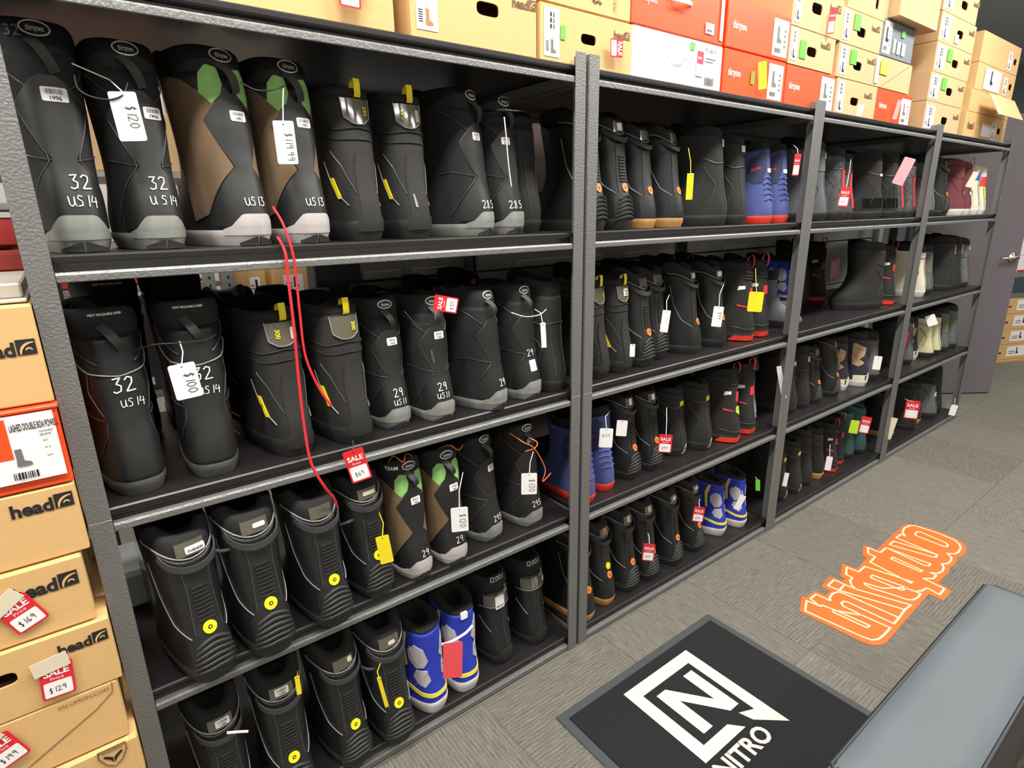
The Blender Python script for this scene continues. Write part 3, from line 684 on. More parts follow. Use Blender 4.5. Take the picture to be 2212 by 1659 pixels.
# ------------------------------------------------ nearest rack, top shelf
G = g(0, 3)
boot('smooth', .088, .062, 3, 5, 'tall black boot with handwritten 32 US14, leftmost on the top shelf of the nearest rack', G, [('w', '32', .014, .098, .022), ('w', 'US14', .012, .071, .017), ('st', .006, .240, '1996', .036, .021), ('t', '32', -.03, .32, .022, MGR)], 1.0, zs=1.06)
boot('smooth', .213, .062, 3, 8, 'tall black boot with 32 US14 behind the white $120 tag', G, [('w', '32', .006, .102, .022), ('w', 'U S14', .010, .076, .016), ('st', .022, .232, '1996', .03, .02)], .98, zs=1.02)
boot('brown', .375, .052, 3, 18, 'black and brown boot marked US13 standing left of its twin on the top shelf', G, [('w', 'US13', .004, .072, .016), ('st', .008, .232, '1991', .030, .018)], 1.04)
boot('brown', .495, .055, 3, 12, 'black and brown boot marked US13 behind the white $119.99 tag', G, [('w', 'US13', .004, .072, .016), ('st', .012, .232, '1991', .030, .018)], 1.03)
boot('badge295', .623, .06, 3, 8, 'black boot with clear badge 295 and upright yellow loop, left of its twin', G, (), 1.0)
boot('badge295_left', .745, .06, 3, 2, 'black boot with clear badge 295 and yellow loop bent sideways, scuffed heel', G, [('lab', .022, .272, .010, .026, CRM), ('p', [(-.012, .07), (-.014, .1), (-.011, .1), (-.007, .08), (-.006, .07)], PIPL)], 1.0)
boot('smooth', .945, .062, 3, 22, 'black boot marked 28.5 left of its twin on the top shelf', G, [('w', '28.5', .0, .066, .019), ('st', -.004, .238, '2510', .028, .018)], 1.0)
boot('smooth', 1.045, .070, 3, 12, 'black boot marked 28.5 nearest the double post on the top shelf', G, [('w', '28.5', -.006, .066, .019), ('st', -.012, .236, '2510', .028, .018)], .99)
boot('tall_dark', 1.156, .13, 3, 12, 'dark black boot in the shade beside the double post, top shelf', G, ())
# ------------------------------------------------ nearest rack, second shelf
G = g(0, 2)
boot('plain', .094, .040, 2, 8, 'plain black boot with 32 US14 high on the heel, leftmost on the second shelf', G, [('w', '32', .004, .197, .027), ('w', 'US14', .012, .168, .016)], 1.02)
boot('plain', .219, .035, 2, -3, 'plain black boot half hidden by the white $100 tag', G, [('w', '32', .006, .197, .025), ('w', 'US14', .012, .168, .016), ('st', -.048, .21, '', .018, .028)], 1.02)
boot('badge300_left', .396, .038, 2, 10, 'black boot with clear badge 300 crossed by the red lace', G, [('lab', .022, .27, .009, .026, CRM), ('t', 'SALOMON', -.086, .09, .012, INK, 1.2)], 1.0)
boot('badge300', .529, .022, 2, 8, 'black boot with clear badge 300 right of the red lace', G, ())
boot('smooth', .647, .052, 2, 6, 'black boot marked 29 US11 next to the badge 300 boots', G, [('w', '29', .0, .088, .022), ('w', 'US11', .0, .066, .016), ('st', .004, .236, '1430', .03, .02)], .915)
boot('smooth', .761, .026, 2, 4, 'black scuffed boot marked 29 US11 under the red $120 sale tag', G, [('w', '29', -.004, .088, .022), ('w', 'US11', -.006, .067, .016), ('st', .006, .240, '1430', .03, .02), ('p', [(-.02, .16), (-.025, .2), (-.02, .205), (-.016, .17)], PIP)], .915)
boot('smooth', .930, .012, 2, 18, 'black boot marked 29, left of the boot with the white square label', G, [('w', '29', .004, .070, .02)], .92)
boot('smooth', 1.055, .022, 2, 10, 'black boot marked 29 with white square label on the heel', G, [('w', '29', -.004, .135, .02), ('lab', -.002, .105, .026, .034, WHT)], .92)
boot('tall_dark', 1.164, .03, 2, 4, 'black boot in the shade beside the double post, second shelf', G, ())
BG = 'boots in the back row of the second shelf, nearest rack'
boot('plain', .126, .34, 2, 4, 'tall dark boot marked 32 behind the leftmost second shelf boot', BG, [('w', '32', .03, .255, .018), ('lab', -.02, .27, .02, .010, WHT)], 1.1)
boot('plain', .256, .345, 2, 0, 'tall dark boot behind the $100 tag boot, back row', BG, (), 1.12, skip=('lettering',))
boot('ribbed_yellow', .385, .345, 2, 0, 'ribbed black boot with yellow round badge in the back row, beside the orange cord', BG, [('lab', 0, .285, .035, .016, MAS)], 1.0)
boot('tall_dark', .512, .345, 2, 2, 'black boot with white label behind the left badge 300 boot', BG, [('lab', .0, .285, .036, .014, WHT)], .95)
boot('smooth', .638, .345, 2, 2, 'black boot with oval logo and dull green panel behind the badge 300 boots', BG, [('p', [(-.045, .30), (-.04, .325), (.02, .325), (.02, .30)], mat('olive_fabric', '3f4738', .8))], .86)
boot('smooth', .780, .345, 2, 2, 'black boot with oval logo behind the left US11 boot', BG, (), .86)
boot('tall_dark', .955, .345, 2, 2, 'black boot with orange tabs behind the red $120 tag', BG, [('p', [(-.006, .30), (-.006, .315), (.01, .315), (.01, .30)], ORC)], .94)
boot('tall_dark', 1.095, .345, 2, 0, 'black boot with orange edging against the back post', BG, [('p', [(-.006, .30), (-.006, .315), (.01, .315), (.01, .30)], ORC)], .98)
# ------------------------------------------------ nearest rack, third shelf
G = g(0, 1)
boot('ribbed_yellow', .152, -.038, 1, 12, 'ribbed black boot with yellow round badge, leftmost on the third shelf', G, [('lab', .008, .279, .036, .014, WHT), ('t', '0180430', .008, .275, .008, INK)], 1.04, pitch=0)
boot('ribbed_yellow', .270, -.042, 1, 6, 'ribbed black boot with yellow badge and torn white label, second on the third shelf', G, [('lab', .008, .283, .024, .009, WHT)], 1.06)
boot('ribbed_yellow', .414, -.034, 1, 8, 'ribbed black boot with yellow badge touched by the end of the red lace', G, (), 1.0)
boot('ribbed_yellow', .541, .002, 1, 8, 'ribbed black boot behind the hanging yellow tag', G, [('lab', .004, .283, .034, .010, CRM)], .97)
boot('brown', .661, .010, 1, 8, 'black and brown boot marked 29 with orange cord, left of the $120 tag, third shelf', G, [('w', '29', .008, .066, .019), ('st', .004, .232, '1463', .030, .02), ('t', 'TEAM', -.05, .33, .014, WINK)], .93)
boot('brown', .769, .008, 1, 4, 'black and brown boot marked 29 behind the $120 tag, third shelf', G, [('w', '29', .004, .068, .019), ('w', 'US', .0, .094, .014, PIP), ('st', .010, .234, '1463', .030, .02)], .93)
boot('smooth', .922, .040, 1, 16, 'black boot marked 29.5, left of the $130 tag on the third shelf', G, [('w', '295', .004, .068, .018), ('st', .010, .238, '1497', .028, .02)], .93)
boot('smooth', 1.065, .030, 1, 8, 'black boot marked 29.5 behind the $130 tag with orange cord', G, [('w', '295', .0, .072, .018), ('st', .008, .29, '', .026, .014)], .93)
# ------------------------------------------------ nearest rack, bottom shelf
G = g(0, 0)
boot('ribbed_yellow', .142, .0, 0, 6, 'black boot with 1340 sticker at the bottom left, beside the rack post', G, [('st', .004, .282, '1340', .03, .017)], 1.0)
boot('ribbed_yellow', .272, -.012, 0, 0, 'black boot with 1340 sticker on the bottom shelf, second from the left', G, [('st', .0, .284, '1340', .03, .017)], 1.05, )
boot('ribbed_yellow', .432, -.012, 0, 8, 'ribbed black boot with yellow badge, third from the left on the bottom shelf', G, [('lab', .016, .286, .012, .013, CRM)], 1.04)
boot('ribbed_yellow', .549, -.022, 0, 2, 'ribbed black boot with yellow badge and yellow string, left of the blue pair', G, [('lab', .006, .280, .018, .009, CRM)], 1.06)
boot('blue_skate', .684, .012, 0, 10, 'royal blue boot with grey panels, left of the coral tag on the bottom shelf', G, (), 1.12)
boot('blue_skate', .790, .018, 0, -2, 'royal blue boot with grey panels, right of the coral tag on the bottom shelf', G, [('lab', .0, .228, .02, .02, WHT)], 1.12)
boot('band', .948, .045, 0, 6, 'black boot with handwritten 12001 and white paper label, bottom shelf', G, [('w', '12001', -.01, .298, .017), ('w', '11', .018, .262, .013), ('w', '29', .018, .248, .011), ('lab', -.006, .222, .034, .044, WHT), ('t', 'BOLO', -.006, .206, .010, INK)], .98)
boot('band', 1.092, .042, 0, 6, 'black boot with handwritten 12001 beside the double post, bottom shelf', G, [('w', '12001', -.012, .298, .017), ('w', '11', .018, .262, .013), ('w', '29', .018, .248, .011), ('lab', .034, .228, .014, .018, WHT)], .98)
boot('tall_dark', 1.168, .30, 0, 0, 'black boot in the shade behind the double post, bottom shelf of the nearest rack', G, ())
# ------------------------------------------------ second rack, top shelf
G = g(1, 3)
boot('ribbed_orange', 1.354, .055, 3, 8, 'ribbed black boot with orange badge beside the double post, top shelf', G, (), 1.04)
boot('ribbed_orange', 1.474, .060, 3, 8, 'ribbed black boot with orange badge second from the double post, top shelf', G, [('lab', 0, .282, .024, .02, WHT)], 1.06)
boot('gum_orange', 1.597, .065, 3, 9, 'black boot with orange badge and gum sole, left of the yellow tag', G, ())
boot('gum_orange', 1.737, .060, 3, 15, 'black boot with gum sole right behind the hanging yellow tag', G, ())
simple('peak', SUE, SOLB, H=.285, cuffh=.035, rect=WHT)
boot('peak', 1.985, .055, 3, 30, 'matte black boot with white triangle label, right of the yellow tag', G, (), 1.04)
boot('peak', 2.12, .065, 3, 10, 'matte black boot with white triangle label, left of the navy pair', G, (), 1.0)
boot('navy', 2.290, .055, 3, 14, 'navy boot with red sole, left of its twin on the top shelf', G, ())
boot('navy', 2.405, .055, 3, 8, 'navy boot with red sole behind the small red tag, top shelf', G, ())
# second shelf
G = g(1, 2)
boot('badge280', 1.372, .038, 2, 12, 'black boot with clear badge 280 and yellow loop, beside the double post', G, (), .96)
boot('badge280', 1.476, .036, 2, 8, 'black boot with yellow loop and white barcode sticker, second shelf', G, [('st', .01, .275, '280', .028, .024)], .95)
boot('ribbed_orange', 1.596, .040, 2, 11, 'ribbed black boot with orange badge, left of the first white tag, second shelf', G, ())
boot('ribbed_orange', 1.708, .075, 2, 4, 'ribbed black boot with orange badge behind the first white tag, second shelf', G, ())
boot('flat_orange', 1.885, .052, 2, 20, 'smooth black boot with orange badge, left of the second white tag, second shelf', G, [('lab', 0, .283, .036, .018, CRM)], 1.0)
boot('flat_orange', 2.045, .055, 2, 10, 'smooth black boot with orange badge behind the second white tag, second shelf', G, [('lab', 0, .283, .036, .018, WHT)], .98)
boot('red_tab', 2.225, .045, 2, 20, 'black boot with red loop and red sole behind the square yellow tag', G, ())
boot('red_tab', 2.335, .050, 2, 8, 'black boot with red heel patch right of the square yellow tag', G, ())
BG = 'boots in the back row of the second shelf, second rack'
for i, (x, k, lab) in enumerate([(1.60, 'tall_dark', 'black boot with white emblem in the back row behind the badge 280 boots'), (1.74, 'smooth', 'black oval logo boot top right of the white emblem, back row'), (1.87, 'tall_dark', 'black boot top behind the first white tag, back row'), (1.99, 'plain', 'dark boot top against the back panel, left of the red loops'),
      (2.11, 'red_tab', 'black boot with red loop in the back row, left of its twin'), (2.23, 'red_tab', 'black boot with red loop in the back row, right of its twin'), (2.355, 'tall_dark', 'tall dark boot top behind the yellow tag')]):
    boot(k, x, .345, 2, rnd.uniform(-3, 3), lab, BG, [('lab', 0, .30, .036, .026, WHT)] if i == 0 else (), {'smooth': .86, 'plain': .86, 'tall_dark': .94}.get(k, .97))
# third shelf
G = g(1, 1)
boot('navy', 1.304, .022, 1, 2, 'navy boot with red sole cut by the double post, third shelf', G, (), .95)
boot('navy', 1.422, .045, 1, 6, 'navy boot with red sole behind the $159 tag', G, (), .98)
boot('ribbed_orange', 1.563, .050, 1, 11, 'ribbed black boot with orange badge, right of the $159 tag', G, [('lab', .0, .282, .018, .022, WHT)], 1.0)
boot('ribbed_orange', 1.682, .050, 1, 8, 'ribbed black boot with orange badge behind the SALE $99 tag', G, [('lab', .0, .282, .018, .02, WHT)], .98)
boot('beige_toe', 1.865, .075, 1, 14, 'black boot with beige heel and yellow label right of the $99 tag', G, [('w', '27', 0, .17, .02, PIP)], .99)
boot('beige_toe', 1.995, .048, 1, 16, 'black boot with beige heel and yellow label, third shelf, left of the red tab boots', G, [('w', '27', 0, .17, .02, PIP)], 1.0)
boot('red_tab', 2.158, .022, 1, 20, 'black boot with red loop and lime arrow sticker, third shelf', G, [('p', [(-.02, .13), (.0, .115), (.02, .13), (.012, .15), (-.012, .15)], LIM)], 1.0)
boot('red_tab', 2.285, .035, 1, 6, 'black boot with red heel patch left of the pale grey boot', G, (), .98)
boot('grey_white', 2.398, .10, 1, 4, 'pale grey boot at the right end of the third shelf, second rack', G, ())
boot('tall_dark', 1.72, .34, 1, 0, 'dark boot top in the back row, behind the $99 tag', g(1, 1), ())
# bottom shelf
G = g(1, 0)
boot('gum_orange', 1.31, .012, 0, 8, 'black gum soled boot cut by the double post, bottom shelf', G, ())
boot('gum_orange', 1.432, .030, 0, 9, 'black gum soled boot with yellow and orange dots, bottom shelf', G, [('dot', 0, .15, YEL)])
boot('ribbed_orange', 1.558, .030, 0, 9, 'ribbed black boot left of the $99 sale tag on the bottom shelf', G, [('lab', 0, .283, .018, .022, CRM)], 1.02)
boot('ribbed_orange', 1.675, .030, 0, 8, 'ribbed black boot behind the sale tag on the bottom shelf', G, [('lab', 0, .283, .018, .022, CRM)], 1.02)
boot('ribbed_orange', 1.832, .035, 0, 10, 'ribbed black boot with white strip label between the two sale tags', G, [('lab', 0, .283, .026, .012, WHT)], 1.0)
boot('ribbed_orange', 1.985, .042, 0, 10, 'ribbed black boot behind the sale tag next to the blue pair', G, [('lab', 0, .283, .026, .012, WHT)], .98)
boot('blue_skate', 2.175, .055, 0, 16, 'royal blue boot left of its twin, bottom shelf of the second rack', G, (), 1.02)
boot('blue_skate', 2.300, .038, 0, 4, 'royal blue boot with white ribbon, right of its twin, second rack', G, (), .98)
boot('flat_orange', 2.392, .24, 0, 6, 'black boot with green tag tucked behind the blue pair', G, (), 1.0)
# ------------------------------------------------ third rack
G = g(2, 3)
boot('grey_knit', 2.735, .06, 3, 24, 'dark grey boot beside the double post with a yellow tag, third rack', G, (), 1.02)
boot('speckled', 2.905, .06, 3, 10, 'grey knit boot behind the small red sale tag, left of its twin', G, (), 1.08)
boot('speckled', 3.025, .08, 3, 10, 'grey knit boot right of the small red sale tag', G, (), 1.02)
boot('gloss_toe', 3.275, .050, 3, 22, 'black boot with glossy heel band, left of its twin on the top shelf', G, [('lab', -.02, .2, .03, .01, WHT)], 1.0)
boot('gloss_toe', 3.43, .045, 3, 4, 'black boot with glossy heel band behind the pink tag', G, (), 1.0)
boot('speckled', 3.535, .06, 3, 2, 'speckled boot with red stripe right of the pink tag', G, (), .86, zs=.98)
boot('speckled', 3.630, .04, 3, 2, 'speckled boot with red stripe beside the double post, third rack', G, (), .86, zs=1.0)
simple('side_suede', SUE, SUE, FAB, H=.27, cuffh=.045)
G = g(2, 2)
boot('grey_toe', 2.56, .33, 2, -172, 'grey boot with its toe forward beside the double post, second shelf', G, (), .95)
boot('blue_skate', 2.98, .36, 2, 20, 'royal blue boot in the back row with a pink tag, third rack', G, (), 1.1)
boot('blue_skate', 3.12, .38, 2, 8, 'royal blue boot mostly hidden behind the sideways black boot', G, (), 1.05)
boot('side_suede', 3.475, .075, 2, 64, 'large black boot standing sideways with toe to the left', G, [('p', [(.0, .165), (.0, .185), (.018, .185), (.018, .165)], YEL), ('p', [(-.004, .23), (-.004, .27), (.018, .27), (.018, .23)], SOLT)], 1.08)
boot('red_tab', 3.615, .055, 2, 10, 'black boot with red heel patch right of the sideways boot', G, (), 1.02)
boot('tall_dark', 3.28, .36, 2, 0, 'black boot in the back row behind the sideways boot, third rack', G, ())
boot('red_tab', 3.47, .36, 2, 0, 'black boot with red loops in the back row, third rack', G, (), 1.05)
G = g(2, 1)
boot('tall_dark', 2.672, .055, 1, 10, 'dark boot with grey badge behind the bent pink tag', G, [('lab', .0, .25, .03, .02, CRM)], .95)
boot('tall_dark', 2.795, .055, 1, 8, 'dark boot with white barcode sticker, third shelf of the third rack', G, [('st', .01, .25, '', .024, .024)], .95)
boot('ribbed_orange', 2.910, .055, 1, 6, 'ribbed boot with orange badge and tan loop, third rack', G, (), .9)
boot('ribbed_orange', 3.095, .05, 1, 12, 'ribbed boot with orange badge left of the cream boots, third rack', G, (), .95)
boot('cream_black', 3.232, .07, 1, 10, 'cream heeled black boot half hidden by its twin, third rack', G, ())
boot('cream_black', 3.395, .040, 1, 12, 'cream heeled black boot with tan panels, in front of its twin', G, (), 1.0)
boot('grey_toe', 3.56, .05, 1, 10, 'grey boot with black cords and a white tag, third rack', G, (), 1.1)
boot('maroon', 3.615, .36, 1, 4, 'maroon boot in the shade behind the grey corded boot', G, (), .95)
G = g(2, 0)
boot('beige_toe', 2.69, .055, 0, 10, 'black boot with yellow label and beige heel beside the double post, bottom shelf', G, (), .98)
boot('beige_toe', 2.815, .050, 0, 6, 'black boot with yellow label and beige heel, second on the bottom shelf, third rack', G, (), .98)
boot('tall_dark', 2.945, .06, 0, 6, 'plain black boot between the beige heeled boots and the gum sole, third rack', G, (), .92)
boot('gum_low', 3.075, .06, 0, 12, 'black boot with gum sole left of the white tag, third rack', G, (), .98)
boot('red_tab', 3.22, .055, 0, 14, 'black boot with red patch right of the white tag, third rack', G, (), .88)
boot('red_tab', 3.345, .08, 0, 6, 'black boot with red patch left of the teal boots, third rack', G, (), .88)
boot('teal_scale', 3.47, .08, 0, 8, 'dark teal boot behind the green tag', G, (), .92)
boot('teal_scale', 3.585, .065, 0, 6, 'dark teal boot behind the red and white tag', G, (), .95)
# ------------------------------------------------ last rack
G = g(3, 3)
boot('grey_knit', 3.965, .06, 3, 6, 'dark grey boot cut by the post of the last rack, top shelf', G, (), .98)
boot('ribbed_orange', 4.155, .05, 3, 8, 'dark boot with red dot left of the maroon pair, last rack', G, (), 1.0)
boot('maroon', 4.415, .05, 3, 18, 'maroon boot with white sole, left of its twin', G, [('lab', -.01, .12, .01, .02, WHT)], 1.05)
boot('maroon', 4.530, .05, 3, 8, 'maroon boot with white sole half hidden by its twin', G, [('lab', -.01, .12, .01, .02, WHT)], 1.02)
boot('retro_white', 4.665, .045, 3, 8, 'cream boot with blue heel panel, top shelf of the last rack', G, (), 1.02)
boot('retro_red', 4.778, .045, 3, 2, 'cream boot with red and yellow panels at the end of the top shelf', G, (), 1.0)
G = g(3, 2)
boot('white_back', 4.065, .06, 2, 14, 'cream boot leaning by the post, second shelf of the last rack', G, (), 1.1)
boot('camo', 4.20, .07, 2, 8, 'grey boot with olive panel right of the cream boot, last rack', G, [('p', [(-.08, .12), (-.08, .2), (-.05, .18)], RED)], 1.0)
boot('tall_dark', 4.50, .05, 2, 24, 'black boot with tan tabs left of its twin, last rack', G, [('p', [(-.01, .22), (-.01, .28), (.015, .28), (.015, .22)], mat('olive_tab', '8a8464', .7))], 1.0)
boot('tall_dark', 4.625, .05, 2, 10, 'black boot with tan tabs right of its twin, last rack', G, [('p', [(-.01, .22), (-.01, .28), (.015, .28), (.015, .22)], mat('olive_tab', '8a8464', .7))], 1.0)
boot('grey_knit', 4.765, .05, 2, 12, 'dark grey boot with pale collar at the end of the second shelf', G, (), .95)
G = g(3, 1)
boot('tall_dark', 3.975, .08, 1, 10, 'black boot behind the red strip tag, third shelf of the last rack', G, (), .95)
boot('grey_knit', 4.09, .07, 1, 10, 'dark grey boot with a crumpled tag, third shelf of the last rack', G, (), .9)
boot('cream_black', 4.22, .09, 1, 8, 'black and cream boot in the middle of the third shelf, last rack', G, (), .95)
boot('pale_slit', 4.365, .05, 1, 12, 'pale yellow boot left of its twin, last rack', G, (), 1.0)
boot('pale_slit', 4.485, .05, 1, 8, 'pale yellow boot right of its twin, last rack', G, (), 1.0)
boot('camo', 4.63, .05, 1, 10, 'boot with green mesh panel near the end of the last rack', G, (), 1.0)
boot('camo', 4.775, .05, 1, 4, 'boot with green mesh panel at the end post of the last rack', G, (), 1.0)
G = g(3, 0)
boot('gum_low', 4.0, .07, 0, 10, 'black boot with tan sole behind the cream card, last rack', G, (), .95)
boot('tall_dark', 4.25, .035, 0, 14, 'dark boot behind the red and white sale card, last rack', G, (), .95)
boot('gum_low', 4.395, .06, 0, 8, 'black boot with pale sole right of the red card, last rack', G, (), .95)
boot('grey_toe', 4.60, .035, 0, 16, 'black boot with pale green emblem at the end of the bottom shelf', G, [('p', [(-.03, .13), (-.03, .15), (-.012, .16), (-.008, .135)], mat('mint', '9cc7a8', .6))], 1.15)
boot('tall_dark', 4.765, .06, 0, 8, 'tall black boot behind the white tag at the far end', G, (), 1.0)
# ================================================================== cartons
BOOTSHAPE = [(0, 0), (.62, 0), (.66, .1), (.6, .22), (.34, .32), (.32, .95), (.3, 1.0), (.02, 1.0), (.03, .4), (0, .2)]
def headmark(mb, x, z, h, ink):          # word and square emblem
    put2d(mb, ftext('head', .035), x, z, h * 1.25, ink, -.0012, 0, .95); w = ftext('head', .035)[2] * h * 1.25 * .95
    x += w + h * .08; s = h * 1.02; mb.add([(x, -.0012, z), (x + s, -.0012, z), (x + s, -.0012, z + s), (x, -.0012, z + s)], [(0, 1, 2, 3)], ink)
    def sweep(P, w0):
        vs = []; n = len(P)
        for i, (a, b) in enumerate(P):
            q = P[max(i - 1, 0)]; r = P[min(i + 1, n - 1)]; dx, dz = r[0] - q[0], r[1] - q[1]; L = math.hypot(dx, dz) or 1; w_ = s * w0 * (.45 + .55 * math.sin(PI * i / (n - 1)))
            vs += [(a - dz / L * w_, -.0018, b + dx / L * w_), (a + dz / L * w_, -.0018, b - dx / L * w_)]
        mb.add(vs, [(2 * i, 2 * i + 1, 2 * i + 3, 2 * i + 2) for i in range(n - 1)], KRA)
    sweep([(x + s * (.86 - .68 * math.cos(a)), z + s * (.10 + .68 * math.sin(a))) for a in [math.radians(-5 + 100 * i / 12) for i in range(13)]], .075)
    sweep([(x + s * (.62 - .17 * math.cos(a)), z + s * (.24 + .18 * math.sin(a))) for a in [math.radians(10 + 160 * i / 10) for i in range(11)]], .055)
def quad(mb, x0, x1, z0, z1, m_, y=-.0012): mb.add([(x0, y, z0), (x1, y, z0), (x1, y, z1), (x0, y, z1)], [(0, 1, 2, 3)], m_)
def labelsheet(mb, x0, x1, z0, z1, bootcol, style=0):
    quad(mb, x0, x1, z0, z1, WHT); w, h = x1 - x0, z1 - z0; y = -.0018
    if style == 0:                        # tall label: boot at the foot, blocks above
        s = min(w * .6, h * .38); mb.add([(x0 + w * .42 + p[0] * s * .9, y, z0 + h * .08 + p[1] * s) for p in BOOTSHAPE], [list(range(len(BOOTSHAPE)))], bootcol)
        for k in range(6): quad(mb, x0 + w * .10, x0 + w * .30, z0 + h * (.12 + .035 * k), z0 + h * (.135 + .035 * k), INK, y)
        for k in range(3): quad(mb, x0 + w * .38, x0 + w * .5, z0 + h * (.58 + .12 * k), z0 + h * (.67 + .12 * k), INK, y); quad(mb, x0 + w * .56, x0 + w * .68, z0 + h * (.58 + .12 * k), z0 + h * (.67 + .12 * k), GINK, y)
    elif style == 1:
        s = h * .5; mb.add([(x0 + w * .25 + p[0] * s * .8, y, z0 + h * .36 + p[1] * s * .9) for p in BOOTSHAPE], [list(range(len(BOOTSHAPE)))], bootcol)
        quad(mb, x0 + w * .15, x0 + w * .55, z0 + h * .1, z0 + h * .22, GINK, y)
        for k in range(4): e = ell(x0 + w * .78, z0 + h * (.3 + .14 * k), w * .07, h * .035, 10); mb.add([(a, y, b) for a, b in e], [list(range(10))], GINK)
    else:
        s = h * .6; mb.add([(x0 + w * .5 + p[0] * s * .8, y, z0 + h * .25 + p[1] * s) for p in BOOTSHAPE], [list(range(len(BOOTSHAPE)))], bootcol)
        for k in range(2): quad(mb, x0 + w * .1, x0 + w * .42, z0 + h * (.25 + .2 * k), z0 + h * (.33 + .2 * k), GINK, y)
def carton(x0, x1, z0, z1, label, group, y=.035, depth=.36, m_=KRA, hole=None, prints=(), yaw=0, lid=0, side=None, name='shoe_box', vert=None):
    w = x1 - x0; h = z1 - z0 - .0015; t = thing(name, label, 'box', (x0, y, z0 + .0008), math.radians(yaw), group)
    mb = MB(); b = .0025
    if hole:
        cx, cz, hw, hh = hole; n = 32; O = []; I = []
        for k in range(n):
            a = 2 * PI * k / n; c, s_ = math.cos(a), math.sin(a); c2 = math.copysign(abs(c) ** .45, c); s2 = math.copysign(abs(s_) ** .7, s_); I.append((cx + hw * c2, cz + hh * s2))
            f = min(((w - cx) if c > 0 else cx) / max(abs(c), 1e-6), ((h - cz) if s_ > 0 else cz) / max(abs(s_), 1e-6)); O.append((cx + c * f, cz + s_ * f))
        cor = [(0, 0), (w, 0), (w, h), (0, h)]
        vs = [(p[0], 0, p[1]) for p in O] + [(p[0], 0, p[1]) for p in I] + [(p[0], .004, p[1]) for p in I]
        mb.add(vs, [[k, (k + 1) % n, n + (k + 1) % n, n + k] for k in range(n)] + [[n + k, n + (k + 1) % n, 2 * n + (k + 1) % n, 2 * n + k] for k in range(n)], m_)
        for q in cor:                     # corner triangles left between neighbouring rays
            for k in range(n):
                p, r = O[k], O[(k + 1) % n]
                if abs(p[0] - r[0]) > 1e-6 and abs(p[1] - r[1]) > 1e-6 and min(p[0], r[0]) - 1e-6 <= q[0] <= max(p[0], r[0]) + 1e-6 and min(p[1], r[1]) - 1e-6 <= q[1] <= max(p[1], r[1]) + 1e-6:
                    mb.add([(p[0], 0, p[1]), (q[0], 0, q[1]), (r[0], 0, r[1])], [(0, 1, 2)], m_)
        mb.add([(0, 0, 0), (w, 0, 0), (w, depth, 0), (0, depth, 0), (0, 0, h), (w, 0, h), (w, depth, h), (0, depth, h)], [(0, 3, 2, 1), (4, 5, 6, 7), (1, 2, 6, 5), (2, 3, 7, 6), (3, 0, 4, 7)], m_)
    else: mb.box(0, w, 0, depth, 0, h, m_, b)
    mb.build('carton', t)
    if lid:
        mb = MB(); mb.box(-.003, w + .003, -.0035, depth + .003, h - lid, h + .001, m_, .002); mb.build('lid', t)
    for ip, p in enumerate(prints):
        mb = MB(); k = p[0]; fy = (-.0042 if lid else -.0014) - .0004 * (ip + 1)
        if k == 'headr': headmark(mb, p[1] - p[3] * (1.10 + ftext('head', .035)[2] * 1.25 * .95), p[2], p[3], p[4]); o = mb.build('printed_mark', t)
        elif k == 'head': headmark(mb, p[1], p[2], p[3], p[4] if len(p) > 4 else KRP); o = mb.build('printed_mark', t)
        elif k == 'sheet': labelsheet(mb, p[1], p[2], p[3], p[4], p[5], p[6]); o = mb.build('label_sheet', t); o['label'] = 'white product label sheet'
        elif k == 'text': put2d(mb, ftext(p[1], p[6] if len(p) > 6 else .02), p[2], p[3], p[4], p[5], fy, 0, p[7] if len(p) > 7 else 1); o = mb.build('printed_lettering', t)
        elif k == 'hand': put2d(mb, htext(p[1]), p[2], p[3], p[4], p[5], fy, p[6] if len(p) > 6 else 0); o = mb.build('handwriting', t)
        elif k == 'q': quad(mb, p[1], p[2], p[3], p[4], p[5], fy); o = mb.build(p[6] if len(p) > 6 else 'sticker', t)
        elif k == 'handle':
            cx, cz, hw = p[1:4]; P = [(cx - hw + 2 * hw * i / 10, -.002 - .018 * math.sin(PI * i / 10), cz - .006 * math.sin(PI * i / 10)) for i in range(11)]; mb.strip(P, .012, (0, 0, 1), WHT if p[4] else SOLL, .0015); o = mb.build('strap_handle', t)
        elif k == 'side':                 # label on the left side face
            T = Matrix.Translation((-.0008, p[1], 0)) @ Matrix.Rotation(-PI / 2, 4, 'Z'); m2 = MB(); labelsheet(m2, 0, p[2], p[3], p[4], p[5], 2); mb.add([tuple(T @ Vector(v)) for v in m2.v], [], WHT); mb.f = m2.f; mb.mi = [mb.m(m2.mats[i]) for i in m2.mi]; o = mb.build('label_sheet', t); o['label'] = 'paper label on the side'
        elif k == 'line': mb.tube([(a, -.0008, b_) for a, b_ in p[1]], .0007, KRP, 5); o = mb.build('die_cut_line', t)
        elif k == 'barcode':
            x = p[1]
            while x < p[2]: b_ = rnd.choice((.0012, .002, .003)); quad(mb, x, x + b_, p[3], p[4], INK, fy); x += b_ + rnd.choice((.0012, .002))
            o = mb.build('barcode', t)
        elif k == 'boot': mb.add([(p[1] + a * p[3], fy, p[2] + b_ * p[3]) for a, b_ in BOOTSHAPE], [list(range(len(BOOTSHAPE)))], p[4]); o = mb.build('printed_boot', t)
        elif k == 'shield':
            P = [(p[1] + a * p[3], p[2] + b_ * p[3]) for a, b_ in ((-.5, .5), (.5, .5), (.5, .15), (.3, -.25), (0, -.5), (-.3, -.25), (-.5, .15))]; mb.tube([(a, -.001, b_) for a, b_ in P + P[:1]], .0012, KRP, 5)
